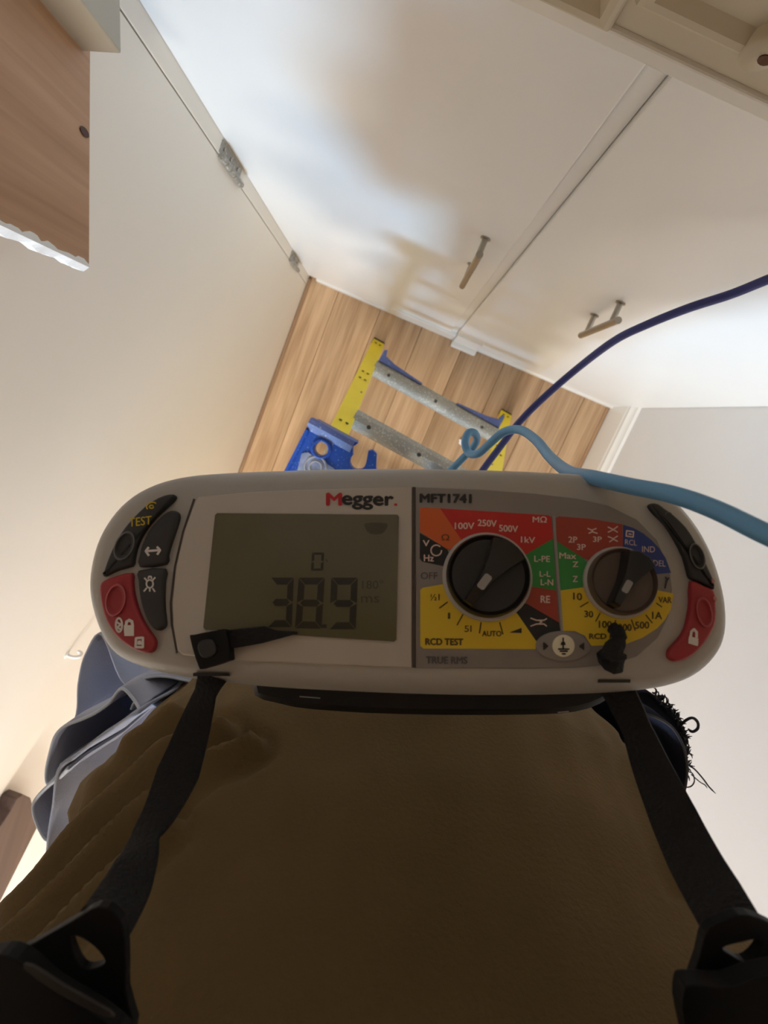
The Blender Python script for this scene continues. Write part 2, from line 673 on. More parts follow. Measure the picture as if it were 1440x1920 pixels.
# knot in the pine
kc = at_z(150, 256, PB)
kp = pA + dirp * 0.075 + Vector((0, 0, 0.012)) - nrm * 0.0006
v, f = loft_vf([[kp + dirp * 0.0042 * math.cos(t) + Vector((0, 0, 0.008 * math.sin(t))) - nrm * w for t in
                 [k * math.pi / 6 for k in range(12)]] for w in (0, 0.0007)])
mk('knot', v, f, mat('dark_knot', rgb(74, 40, 26), 0.6), pine)

bt = empty('batten', (XL + 0.03, 0.22, PB))
tag(bt, 'grey cream painted batten beside the pine panel in the top left corner', 'batten')
bc0 = at_z(228, 103, PB + 0.012)
bc1 = at_z(135, 97, PB + 0.012)
ex = (bc1 - bc0)
ex.z = 0
wlen = ex.length
ex.normalize()
ey = Vector((-ex.y, ex.x, 0))
if ey.y < 0:
    ey = -ey
o = obox('block', (bc0 + bc1) / 2 + ey * 0.034 + Vector((0, 0, 0.39)), ex, ey, Vector((0, 0, 1)), wlen / 2, 0.0335, 0.39, BATTEN, bt, 0.002)
for zz in (0.09, 0.3, 0.6):
    v, f = tube_vf([(bc0 + bc1) / 2 - ey * 0.0005 + Vector((0, 0, zz)), (bc0 + bc1) / 2 + ey * 0.001 + Vector((0, 0, zz))], 0.0035, 10)
    mk('screw_head', v, f, BATTEN, bt, True, auto=40)

# ------------------------------------------------------------------ overhead cupboard at the top right
YO = 0.235
oc = empty('overhead_cupboard', (0.32, YF - 0.02, 1.70))
tag(oc, 'cream painted overhead cupboard front with panel mouldings at the top right', 'cupboard')
ZB = at_y(1180, 110, YO - 0.003).z + 0.012
XO0, XO1 = -0.075, XR - 0.002
box('carcass', XO0, XO1, YO + 0.018, YF - 0.002, ZB + 0.004, 2.25, FRAMEP, oc, 0.002)
# front frame: bottom rail, stiles, and moulded panels
rail = box('bottom_rail', XO0, XO1, YO, YO + 0.018, ZB, ZB + 0.024, FRAMEP, oc, 0.002)
box('lower_lip', XO0, XO1, YO - 0.003, YO + 0.012, ZB - 0.012, ZB + 0.0005, mat('lit_lip_cream', rgb(228, 224, 214), 0.4), oc, 0.0015)  # lip colour lightened as if the strip caught more light
YM = YO - 0.004
pc1 = at_y(1142, 62, YM)
pm1 = at_y(1060, 28, YM)
pc2 = at_y(1186, 12, YM)
pm2 = at_y(1300, 62, YM)
ztop_p = 2.23
for (a, b, zb0) in ((XO0 + 0.006, pc1.x, (pc1.z + pm1.z) / 2), (pc2.x, 0.30, (pc2.z + pm2.z) / 2), (0.33, 0.60, (pc2.z + pm2.z) / 2)):
    mw = 0.013
    rr_m = []
    for (ins, yy) in ((0.0, YO + 0.0175), (0.0, YO - 0.002), (0.0015, YO - 0.0045), (0.004, YO - 0.0055), (0.008, YO - 0.0050), (0.011, YO - 0.001), (mw + 0.001, YO + 0.003)):
        rr_m.append([Vector((a + ins, yy, zb0 + ins)), Vector((b - ins, yy, zb0 + ins)), Vector((b - ins, yy, ztop_p - ins)), Vector((a + ins, yy, ztop_p - ins))])
    v, f = loft_vf(rr_m, False, False)
    mk('moulding', v, f, FRAMEP, oc)
    box('panel', a + mw, b - mw, YO + 0.002, YO + 0.0176, zb0 + mw, ztop_p - mw, FRAMEP, oc, 0.001)
box('backboard', XO0 + 0.001, XO1 - 0.001, YO + 0.0008, YO + 0.0179, ZB + 0.0242, 2.235, FRAMEP, oc)
# rounded lug with a rusty screw hole
lp = at_y(1420, 108, YO - 0.006)
prof_l = []
for k in range(20):
    t = 2 * math.pi * k / 20
    prof_l.append((0.0085 * math.cos(t), 0.0085 * math.sin(t) * (1.25 if math.sin(t) < 0 else 1.6)))
rings = [[Vector((lp.x + a * s, YO + dy, lp.z + b * s)) for (a, b) in prof_l] for (s, dy) in ((1.1, 0.003), (1.02, -0.0055), (0.8, -0.0075))]
v, f = loft_vf(rings)
lug = mk('lug', v, f, FRAMEP, oc, True, auto=50)
v, f = tube_vf([(lp.x + 0.003, YO - 0.0072, lp.z + 0.003), (lp.x + 0.003, YO - 0.0082, lp.z + 0.003)], 0.0034, 12)
mk('rusty_screw', v, f, mat('rust', rgb(92, 58, 36), 0.7, var=0.3, scale=300), lug, True, auto=40)

# ------------------------------------------------------------------ little things on the left leaf
hk = at_x(125, 1228, XL)
hook = empty('wall_hook', tuple(hk))
tag(hook, 'tiny white painted hook on the cream leaf left of the trousers', 'hook')
pts = catmull([hk + Vector((0, 0, 0.0)), hk + Vector((0.014, 0, -0.001)), hk + Vector((0.022, 0, -0.012)), hk + Vector((0.018, 0, -0.024)),
               hk + Vector((0.010, 0, -0.026))], 5)
tube('hook_wire', pts, 0.0035, WHITE, hook, 8)
v, f = tube_vf([hk, hk + Vector((0.002, 0, 0))], 0.008, 14)
mk('back_plate', v, f, WHITE, hook, True, auto=40)

# dark board with a rounded end, sloping up along the left leaf
q0 = at_x(38, 1505, XL + 0.03)
dkb = empty('dark_board', tuple(at_x(30, 1560, XL + 0.01)))
tag(dkb, 'dark brown stained board with a rounded end fixed to the left wall', 'board')
edge_a = [at_x(a, b, XL + 0.032) for (a, b) in ((20, 1520), (32, 1497), (43, 1489), (58, 1496), (65, 1520), (70, 1552))]
far_a = at_x(-60, 1640, XL + 0.032)
far_b = at_x(-60, 1812, XL + 0.032)
outl = edge_a + [far_b, far_a]
rings = []
for dx in (0.0, -0.031):
    rings.append([p + Vector((dx, 0, 0)) for p in outl])
v, f = loft_vf(rings)
o = mk('board', v, f, DARKWOOD, dkb)
bevel_mesh(o, 0.003, 2)
# ------------------------------------------------------------------ step ladder
fl = at_z(704, 634, 0)
fr = at_z(957, 776, 0)
E = (fr - fl)
base_w = E.length
E.normalize()
G = Vector((E.y, -E.x, 0))                # towards the wearer
if G.y > 0:
    G = -G
CAPZ = 0.92
INW, LEAN = 0.088, 0.315                  # inset and lean of the rear rails over the full height
lad = empty('step_ladder', tuple((fl + fr) / 2 + G * 0.3))
tag(lad, 'yellow and aluminium step ladder with a blue paint-spattered top cap', 'ladder')
UP = Vector((0, 0, 1))


RUBBER = mat('dark_rubber', rgb(60, 50, 42), 0.8)


def rear(side, h):
    b = fl if side == 0 else fr
    s = 1 if side == 0 else -1
    k = h / CAPZ
    return b + E * (s * INW * k) + G * (LEAN * k) + UP * h


FRONT_GAP = 0.06


def front(side, h):
    top = (fl if side == 0 else fr) + E * ((1 if side == 0 else -1) * (INW - 0.01)) + G * (LEAN + FRONT_GAP)
    k = 1 - h / CAPZ
    s = -1 if side == 0 else 1
    return top + E * (s * 0.13 * k) + G * (0.40 * k) + UP * h


def channel(p0, p1, wide, deep, flange_dir, wdir):
    """C-section rail between two points"""
    wdir = wdir.normalized()
    fd = flange_dir.normalized()
    t = 0.004
    prof = [(-wide / 2, 0), (wide / 2, 0), (wide / 2, deep), (wide / 2 - t, deep), (wide / 2 - t, t), (-wide / 2 + t, t),
            (-wide / 2 + t, deep), (-wide / 2, deep)]
    rings = [[p + wdir * a + fd * b for (a, b) in prof] for p in (p0, p1)]
    return loft_vf(rings)


for s in (0, 1):
    fdir = E if s == 0 else -E
    v, f = channel(rear(s, 0.010) + fdir * 0.016, rear(s, CAPZ - 0.05) + fdir * 0.016, 0.042, 0.022, G, E)
    o = mk('rear_rail', v, f, YELLOW, lad)
    v, f = obox_vf(rear(s, 0.006) + fdir * 0.016 + G * 0.010, E, G, UP, 0.022, 0.013, 0.006)
    o2 = mk('foot', v, f, RUBBER, lad)
    bevel_mesh(o2, 0.004)
    # print marks and bolts on the rail face
    for h in (0.06, 0.40, 0.46, 0.78):
        for q in (-0.008, 0.008):
            p = rear(s, h) + fdir * (0.016 + q)
            v, f = tube_vf([p - G * 0.0002, p - G * 0.003], 0.0035, 8)
            mk('rivet', v, f, mat('dark_rivet', rgb(74, 66, 40), 0.5), lad, True, auto=40)
    v, f = channel(front(s, 0.018), front(s, CAPZ - 0.01), 0.075, 0.026, fdir, G)
    mk('front_rail', v, f, YELLOW, lad)
    v, f = obox_vf(front(s, 0.014) + fdir * 0.011, E, G, UP, 0.019, 0.042, 0.014)
    o2 = mk('foot', v, f, RUBBER, lad)
    bevel_mesh(o2, 0.004)


def brace(h, w, hh):
    a, b = rear(0, h) + E * 0.034 + G * 0.008, rear(1, h) - E * 0.034 + G * 0.008
    d = (b - a).normalized()
    # rounded hat profile
    prof = [(-w / 2, -hh), (-w / 2, 0), (-w * 0.30, hh * 0.55), (0, hh * 0.75), (w * 0.30, hh * 0.55), (w / 2, 0), (w / 2, -hh),
            (w / 2 - 0.003, -hh), (w / 2 - 0.003, -0.002), (w * 0.27, hh * 0.42), (0, hh * 0.6), (-w * 0.27, hh * 0.42), (-w / 2 + 0.003, -0.002), (-w / 2 + 0.003, -hh)]
    rings = [[p + G * x_ + UP * z_ for (x_, z_) in prof] for p in (a, b)]
    v, f = loft_vf(rings)
    o = mk('rear_brace', v, f, ALU, lad, True, auto=35)
    for t in (0.12, 0.5, 0.88):
        p = a.lerp(b, t) + UP * (hh * 0.72)
        v, f = tube_vf([p, p + UP * 0.002], 0.005, 10)
        mk('rivet', v, f, mat('dull_steel', rgb(110, 110, 106), 0.4, 1.0), o, True, auto=40)
    return o


brace(0.285, 0.050, 0.022)
brace(0.715, 0.046, 0.024)
# blue gusset straps behind the low brace
for s in (0, 1):
    fdir = E if s == 0 else -E
    p0 = rear(s, 0.285) + fdir * 0.038
    g = [(0.0, -0.026), (0.001, -0.052), (0.009, -0.056), (0.014, -0.038), (0.05, -0.029), (0.15, -0.0205), (0.15, -0.016), (0.0, -0.0165)]
    rings = [[p0 + fdir * a + G * b + UP * z for (a, b) in g] for z in (-0.004, 0.010)]
    v, f = loft_vf(rings)
    mk('gusset_strap', v, f, BLUEB, lad)

# treads on the front side
for h in (0.30, 0.60):
    a, b = front(0, h) + E * 0.004, front(1, h) - E * 0.004
    v, f = obox_vf((a + b) / 2, E, G, UP, (b - a).length / 2, 0.038, 0.013)
    o = mk('tread', v, f, ALU, lad)
    bevel_mesh(o, 0.004)
    for k in range(4):
        q = -0.027 + k * 0.018
        v, f = obox_vf((a + b) / 2 + G * q + UP * 0.0138, E, G, UP, (b - a).length / 2 - 0.01, 0.003, 0.0014)
        mk('tread_rib', v, f, ALU, o)
# spreader bars
for s in (0, 1):
    fdir = E if s == 0 else -E
    a, b = rear(s, 0.55) + fdir * 0.028, front(s, 0.55) + fdir * 0.03
    v, f = obox_vf((a + b) / 2, (b - a).normalized(), E, UP, (b - a).length / 2, 0.002, 0.011)
    mk('spreader', v, f, ALU, lad)

# blue top cap: outline in cap coordinates (along E from the left end, along G from the rear edge)
c_fl = at_z(584, 783, CAPZ + 0.03)        # rear left corner of the cap


def capxy(px, py):
    p = at_z(px, py, CAPZ + 0.03) - c_fl
    return (p.dot(E), p.dot(G))


CAPW = (rear(1, CAPZ) - rear(0, CAPZ)).length + 0.075
CAPD = 0.13
bez = capxy(671, 832)
nx, ny = capxy(671, 866)
tx, ty = capxy(693, 843)
outline = [(0, 0), (bez[0] * 0.5, 0), (bez[0], 0.0)]
outline += [(bez[0] - 0.006, 0.012)]
for k in range(9):
    a = math.radians(205 - k * 28)
    outline.append((nx + 0.016 * math.cos(a), ny + 0.016 * math.sin(a)))
outline += [(tx - 0.001, ty + 0.003), (tx + 0.006, ty - 0.002), (tx + 0.016, ty + 0.001), (tx + 0.028, ty + 0.026), (tx + 0.045, ty + 0.036)]
outline += [(CAPW - 0.12, ty + 0.036), (CAPW - 0.10, 0.0), (CAPW, 0.0), (CAPW, CAPD), (0, CAPD)]


def cap_pt(a, b, z):
    p = c_fl + E * a + G * b
    return Vector((p.x, p.y, CAPZ + z))


me = bpy.data.meshes.new('top_cap')
bm = bmesh.new()
hx, hy = capxy(602, 842)
hole = [(hx + 0.0135 * math.cos(t), hy + 0.0135 * math.sin(t)) for t in [2 * math.pi * k / 20 for k in range(20)]]


def add_shape(zs):
    loops = []
    for z in zs:
        ov = [bm.verts.new(cap_pt(a, b, z)) for (a, b) in outline]
        hv = [bm.verts.new(cap_pt(a, b, z)) for (a, b) in hole]
        loops.append((ov, hv))
    for (ov, hv) in loops:
        oe = [bm.edges.new((ov[i], ov[(i + 1) % len(ov)])) for i in range(len(ov))]
        he = [bm.edges.new((hv[i], hv[(i + 1) % len(hv)])) for i in range(len(hv))]
        bmesh.ops.triangle_fill(bm, use_beauty=True, use_dissolve=False, edges=oe + he)
    (o0, h0), (o1, h1) = loops
    for a, b in ((o0, o1), (h0, h1)):
        n = len(a)
        for i in range(n):
            bm.faces.new((a[i], a[(i + 1) % n], b[(i + 1) % n], b[i]))


add_shape((0.002, 0.030))
bmesh.ops.recalc_face_normals(bm, faces=bm.faces)
inv = lad.matrix_basis.inverted()
bmesh.ops.transform(bm, matrix=inv, verts=bm.verts)
bm.to_mesh(me)
bm.free()
me.materials.append(BLUEP)
cap = new_obj('top_cap', me, lad)
# skirt below the rear edge that takes the rails
for (a0_, a1_) in ((0.004, bez[0] - 0.004), (CAPW - 0.096, CAPW - 0.004)):
    v, f = loft_vf([[cap_pt(a, b, z) for (b, z) in ((0.002, -0.06), (0.002, 0.003), (0.010, 0.003), (0.010, -0.06))] for a in (a0_, a1_)])
    mk('rail_socket', v, f, BLUEB, cap)
# raised rear lip of the cap, side flange, hole collar, recessed tray
rings = []
v, f = loft_vf([[cap_pt(a, b, z) for (b, z) in ((0.0005, 0.029), (0.0005, 0.040), (0.010, 0.040), (0.024, 0.0302))] for a in (0.0, bez[0] - 0.006)])
mk('rear_lip', v, f, BLUEB, cap)
v, f = loft_vf([[cap_pt(a, b, z) for (a, z) in ((0.0005, 0.0302), (0.0005, 0.036), (0.006, 0.036), (0.009, 0.0302))] for b in (0.024, CAPD - 0.01)])
mk('side_lip', v, f, BLUEP, cap)
ring_o = []
for (r_, z) in ((0.0138, 0.030), (0.0145, 0.035), (0.018, 0.035), (0.021, 0.0302)):
    ring_o.append([cap_pt(hx + r_ * math.cos(t), hy + r_ * math.sin(t), z) for t in [2 * math.pi * k / 20 for k in range(20)]])
v, f = loft_vf(ring_o, False, False)
mk('hole_collar', v, f, BLUEP, cap, True)
tz = 0.0306
emb = [capxy(*p) for p in ((566, 850), (578, 848), (626, 878), (640, 900), (600, 960), (545, 930))]
v, f = loft_vf([[cap_pt(a, b, z) for (a, b) in emb] for z in (0.0301, 0.0325)])
pl = mk('maker_plate', v, f, mat('scuffed_pale_blue', rgb(140, 150, 176), 0.55, var=0.25, scale=60), cap)
pc = capxy(592, 876)
for r_ in (0.010, 0.019):
    ro = []
    for (dr, z) in ((0, 0.0325), (0.0008, 0.0345), (0.003, 0.0345), (0.004, 0.0325)):
        ro.append([cap_pt(pc[0] + (r_ + dr) * math.cos(t), pc[1] + (r_ + dr) * math.sin(t), z) for t in [2 * math.pi * k / 24 for k in range(24)]])
    v, f = loft_vf(ro, False, False)
    mk('moulded_ring', v, f, mat('scuffed_grey_white', rgb(176, 174, 178), 0.5, var=0.2, scale=80), pl, True)

# small crumpled white scrap on the floor by the right rail
sp = at_z(868, 830, 0.0)
scr = []
V, F = [], []
bm = bmesh.new()
bmesh.ops.create_icosphere(bm, subdivisions=2, radius=0.012)
for vv in bm.verts:
    vv.co *= random.uniform(0.7, 1.25)
    vv.co.z *= 0.55
    vv.co.x *= 1.5
zmin = min(vv.co.z for vv in bm.verts)
me = bpy.data.meshes.new('paper_scrap')
for vv in bm.verts:
    vv.co.z -= zmin
bm.to_mesh(me)
bm.free()
me.materials.append(mat('white_paper', rgb(225, 225, 235), 0.8))
scrap = new_obj('paper_scrap', me)
scrap.location = (sp.x, sp.y, 0.001)
tag(scrap, 'small crumpled white scrap on the floor behind the curl of the light blue lead', 'scrap')

# ------------------------------------------------------------------ the two blue leads
LBLUE = mat('light_blue_cable', rgb(104, 164, 212), 0.45, var=0.04, scale=40)
NAVY = mat('navy_blue_cable', rgb(46, 54, 118), 0.5)


def lead(name, data, r, m, label, cat):
    pts = [at_d(a, b, d) for (a, b, d) in data]
    pts = catmull(pts, 8)
    v, f = tube_vf(pts, r, 12)
    o = mk(name, v, f, m, None, True, auto=50)
    return tag(o, label, cat)


lead('dark_blue_lead', [(1520, 494, 0.48), (1440, 524, 0.52), (1370, 552, 0.55), (1290, 578, 0.58), (1210, 610, 0.62), (1150, 640, 0.66), (1080, 693, 0.72),
                        (1020, 745, 0.74), (975, 790, 0.75), (940, 835, 0.75), (903, 885, 0.74), (885, 920, 0.72), (872, 980, 0.70)], 0.0048, NAVY,
     'thin dark navy blue cable curving up to the right past the door handle', 'cable')
lead('light_blue_lead', [(1540, 1045, 0.145), (1440, 1003, 0.155), (1340, 955, 0.17), (1260, 927, 0.183), (1180, 911, 0.198), (1110, 895, 0.217), (1065, 884, 0.255),
                         (1030, 855, 0.31), (1005, 825, 0.345), (975, 806, 0.375), (945, 810, 0.39), (918, 832, 0.40), (897, 850, 0.41),
                         (880, 850, 0.425), (872, 832, 0.43), (878, 812, 0.435), (890, 812, 0.44), (894, 825, 0.45), (884, 842, 0.46),
                         (862, 865, 0.47), (835, 892, 0.48), (800, 925, 0.49)], 0.0031, LBLUE,
     'thick light blue test lead with a curled loop above the tester', 'test lead')
# ------------------------------------------------------------------ the multifunction tester hanging on its strap
T_D = 0.209
n_cam = Vector((-0.05, 0.25, 1.0)).normalized()
p_cam = cam_ray(765, 1090) * T_D
w_w = (C2W @ n_cam).normalized()
u_w = C2W @ Vector((1, 0, 0))
u_w = (u_w - w_w * u_w.dot(w_w)).normalized()
v_w = w_w.cross(u_w)
T_ORG = to_world(p_cam)
T_ROT = Matrix((u_w, v_w, w_w)).transposed()
tester = empty('multifunction_tester', tuple(T_ORG), T_ROT)
tag(tester, 'grey handheld electrical tester with a screen and two rotary dials', 'tester')


def T(px, py, w=0.0):
    """point of the tester face, in the tester's own axes"""
    o = T_ORG + w_w * w
    d = C2W @ cam_ray(px, py)
    t = (o - CAM_LOC).dot(w_w) / d.dot(w_w)
    q = CAM_LOC + d * t - T_ORG
    return Vector((q.dot(u_w), q.dot(v_w), q.dot(w_w)))


M_BODY = mat('grey_tester_plastic', rgb(174, 171, 165), 0.42, bump=0.05, bscale=400)
M_PANEL = mat('pale_grey_face', rgb(186, 180, 171), 0.5)
M_PANEL2 = mat('mid_grey_face', rgb(134, 128, 124), 0.5)
M_DARKLINE = mat('panel_groove', rgb(70, 62, 54), 0.7)
M_LCD = mat('olive_lcd', rgb(90, 87, 62), 0.18, var=0.02, scale=20, spec=0.6)
M_SEG = mat('lcd_segment', rgb(42, 41, 32), 0.25)
M_GHOST = mat('lcd_ghost_segment', rgb(66, 64, 46), 0.25)
M_BLACK = mat('black_plastic', rgb(30, 30, 31), 0.38)
M_BLACK2 = mat('black_rubber', rgb(44, 45, 46), 0.55)
M_RED = mat('red_rubber', rgb(158, 44, 52), 0.45)
M_REDL = mat('red_rubber_rim', rgb(180, 84, 90), 0.45)
M_RING = mat('grey_rubber_rim', rgb(96, 96, 96), 0.5)
M_WHITEP = mat('white_print', rgb(224, 220, 216), 0.6)
M_YELP = mat('yellow_print', rgb(204, 178, 34), 0.6)
M_PYEL = mat('yellow_panel', rgb(216, 184, 40), 0.55)
M_PORA = mat('orange_panel', rgb(206, 96, 40), 0.55)
M_PRED = mat('red_panel', rgb(190, 38, 32), 0.55)
M_PBRN = mat('brick_red_panel', rgb(160, 62, 46), 0.55)
M_PGRN = mat('green_panel', rgb(52, 140, 66), 0.55)
M_PBLU = mat('blue_panel', rgb(44, 66, 138), 0.55)
M_PBLK = mat('black_panel', rgb(26, 27, 28), 0.55)
M_LETK = mat('black_print', rgb(34, 32, 32), 0.6)
M_LETR = mat('red_print', rgb(176, 26, 34), 0.6)
M_LETB = mat('olive_print', rgb(84, 66, 20), 0.6)
M_KNOB = mat('knob_black', rgb(30, 29, 29), 0.33)
M_KNOBB = mat('knob_brown_black', rgb(92, 80, 72), 0.38)
M_MARK = mat('grey_marker', rgb(150, 148, 146), 0.5)
M_WEB = mat('black_webbing', rgb(13, 13, 14), 0.85, bump=0.6, bscale=700)
M_BUCK = mat('black_buckle_plastic', rgb(10, 10, 11), 0.6, spec=0.25)


def tmk(name, V, F, m, parent=None, smooth=False, auto=None):
    return mk(name, V, F, m, parent or tester, smooth, local=True, auto=auto)


def plate(name, pts, w0, w1, m, parent=None, bev=0.0, smooth=False):
    """flat piece on the face: outline in picture pixels, from height w0 to w1, edge eased by bev"""
    P0 = [T(a, b, w1) for (a, b) in pts]
    if bev <= 0:
        top = P0
        low = [Vector((p.x, p.y, w0)) for p in P0]
        V, F = loft_vf([low, top])
        return tmk(name, V, F, m, parent)
    n = len(P0)
    c = sum(P0, Vector()) / n
    # inward normals of the outline
    area = sum(P0[i].x * P0[(i + 1) % n].y - P0[(i + 1) % n].x * P0[i].y for i in range(n))
    sgn = 1 if area > 0 else -1
    inn = []
    for i in range(n):
        t = (P0[(i + 1) % n] - P0[i - 1])
        t.z = 0
        t.normalize()
        inn.append(Vector((-t.y, t.x, 0)) * sgn)
    rings = [[Vector((p.x, p.y, w0)) for p in P0], [Vector((p.x, p.y, w1 - bev)) for p in P0]]
    for k in (1, 2, 3):
        a = k / 3 * math.pi / 2
        rings.append([Vector((p.x, p.y, 0)) + q * (bev * (1 - math.cos(a))) + Vector((0, 0, w1 - bev + bev * math.sin(a))) for p, q in zip(P0, inn)])
    V, F = loft_vf(rings)
    return tmk(name, V, F, m, parent, True, 60)


def ring_px(cx, cy, rx, ry, tilt, n=28):
    out = []
    for k in range(n):
        t = 2 * math.pi * k / n
        a, b = rx * math.cos(t), ry * math.sin(t)
        out.append((cx + a * math.cos(tilt) - b * math.sin(tilt), cy + a * math.sin(tilt) + b * math.cos(tilt)))
    return out


def text(s, x0, y0, x1, y1, w, m, parent=None, bold=0.0, slope=0.0, name='lettering'):
    """printed lettering fitted in a picture-pixel box"""
    cu = bpy.data.curves.new(name, 'FONT')
    cu.body = s
    cu.resolution_u = 3
    ob = bpy.data.objects.new(name, cu)
    me = ob.to_mesh()
    vs = [v.co.copy() for v in me.vertices]
    fs = [tuple(p.vertices) for p in me.polygons]
    ob.to_mesh_clear()
    bpy.data.objects.remove(ob)
    if not vs:
        return None
    ax0, ax1 = min(v.x for v in vs), max(v.x for v in vs)
    ay0, ay1 = min(v.y for v in vs), max(v.y for v in vs)
    V = []
    for v in vs:
        fx = (v.x - ax0) / (ax1 - ax0)
        fy = (v.y - ay0) / (ay1 - ay0)
        V.append(T(x0 + (x1 - x0) * fx, y1 + (y0 - y1) * fy + slope * fx * (x1 - x0), w))
    if bold > 0.006:                       # heavier strokes: the same glyphs laid down again a hair apart
        e = bold * 1.1 * abs(y1 - y0) * T_D / FPX
        V0, f0 = list(V), list(fs)
        for q, (dx_, dy_) in enumerate(((1, 0), (-1, 0), (0, 0.7), (0, -0.7))):
            n_ = len(V)
            V += [v + Vector((dx_ * e, dy_ * e, 0.000004 * (q + 1))) for v in V0]
            fs = fs + [tuple(i + n_ for i in f_) for f_ in f0]
    me2 = bpy.data.meshes.new(name)
    me2.from_pydata([tuple(v) for v in V], [], fs)
    me2.materials.append(m)
    return new_obj(name, me2, parent or tester)


def strokes(name, lines, width, w, m, parent=None):
    """printed line work: polylines in picture pixels"""
    V, F = [], []
    for ln in lines:
        for i in range(len(ln) - 1):
            a, b = Vector(ln[i]), Vector(ln[i + 1])
            d = (b - a)
            if d.length < 1e-6:
                continue
            d.normalize()
            q = Vector((-d.y, d.x)) * width / 2
            a2, b2 = a - d * width * 0.2, b + d * width * 0.2
            n = len(V)
            for p in (a2 + q, b2 + q, b2 - q, a2 - q):
                V.append(T(p.x, p.y, w))
            F.append((n, n + 1, n + 2, n + 3))
    me = bpy.data.meshes.new(name)
    me.from_pydata([tuple(v) for v in V], [], F)
    me.materials.append(m)
    return new_obj(name, me, parent or tester)


# --- case: lofted shell with rounded edge
OUT = [(180, 1112), (186, 1052), (205, 1000), (240, 952), (288, 918), (350, 899), (430, 891), (560, 886), (720, 883), (880, 885),
       (1000, 889), (1120, 897), (1195, 910), (1245, 935), (1288, 980), (1322, 1040), (1344, 1110), (1350, 1170), (1341, 1214),
       (1312, 1252), (1270, 1278), (1210, 1292), (1100, 1300), (930, 1303), (760, 1300), (560, 1291), (430, 1280), (330, 1266), (260, 1246), (220, 1220), (194, 1174)]
OUTC = closed_curve(OUT, 4)
ref_w = -0.012
base = [T(a, b, ref_w) for (a, b) in OUTC]
cen = sum(base, Vector()) / len(base)


def offset_ring(P, d, w):
    n = len(P)
    area = sum(P[i].x * P[(i + 1) % n].y - P[(i + 1) % n].x * P[i].y for i in range(n))
    sgn = 1 if area > 0 else -1
    out = []
    for i in range(n):
        t = P[(i + 2) % n] - P[i - 2]
        t.z = 0
        t.normalize()
        q = Vector((-t.y, t.x, 0)) * sgn
        out.append(Vector((P[i].x + q.x * d, P[i].y + q.y * d, w)))
    return out


sect = [(0.0085, 0.0), (0.0050, -0.0012), (0.0025, -0.0036), (0.0008, -0.0070), (0.0, -0.0115), (0.0002, -0.018), (0.0012, -0.024), (0.0016, -0.0246),
        (0.0026, -0.0250), (0.0020, -0.0256), (0.0022, -0.033), (0.004, -0.045), (0.008, -0.052), (0.014, -0.055)]
rings = [offset_ring(base, d, w) for (d, w) in sect]
V, F = loft_vf(rings)
case = tmk('case', V, F, M_BODY, None, True, 55)

# --- black protective lid folded behind the case
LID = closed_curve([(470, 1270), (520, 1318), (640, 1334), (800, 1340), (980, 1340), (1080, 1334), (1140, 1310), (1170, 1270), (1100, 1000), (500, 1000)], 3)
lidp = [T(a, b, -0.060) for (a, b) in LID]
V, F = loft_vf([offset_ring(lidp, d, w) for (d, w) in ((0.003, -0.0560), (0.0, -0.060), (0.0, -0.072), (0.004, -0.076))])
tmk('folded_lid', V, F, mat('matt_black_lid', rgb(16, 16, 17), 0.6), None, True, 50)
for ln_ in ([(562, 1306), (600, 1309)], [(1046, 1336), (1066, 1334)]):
    strokes('lid_glint', [ln_], 2.5, -0.0555, mat('lid_glint_paint', rgb(150, 150, 150), 0.3))  # small highlights on the black lid, painted as pale strokes

# --- face panels
PL = [(366, 938), (372, 931), (470, 922), (560, 918), (773, 913), (773, 1252), (600, 1246), (420, 1238), (342, 1228), (332, 1218), (324, 1170), (322, 1130), (330, 1060), (345, 995)]
PRR = [(778, 913), (900, 917), (1000, 925), (1080, 934), (1140, 947), (1195, 974), (1232, 1012), (1254, 1060), (1261, 1105), (1254, 1155), (1234, 1196), (1196, 1230), (1150, 1246), (1080, 1252), (1000, 1254), (778, 1253)]
plate('face_panel', PL, -0.002, 0.0012, M_PANEL, None, 0.0006)
plate('face_panel', PRR, -0.002, 0.0010, M_PANEL2, None, 0.0006)
# groove left of the screen panel, ridge between the two panels
strokes('panel_groove', [[(364, 936), (343, 998), (328, 1062), (320, 1130), (322, 1172), (332, 1224)]], 4, 0.0004, M_DARKLINE)
plate('divider_bar', [(773, 913), (778, 913), (778, 1252), (773, 1252)], 0.0, 0.0014, M_DARKLINE)

# --- screen
SCR = [(407, 962), (745, 965), (748, 969), (743, 1199), (739, 1203), (384, 1180), (381, 1176), (403, 966)]
scr = plate('screen', SCR, 0.0, 0.0020, M_LCD)
frame_o = [(398, 953), (755, 957), (750, 1211), (371, 1187)]


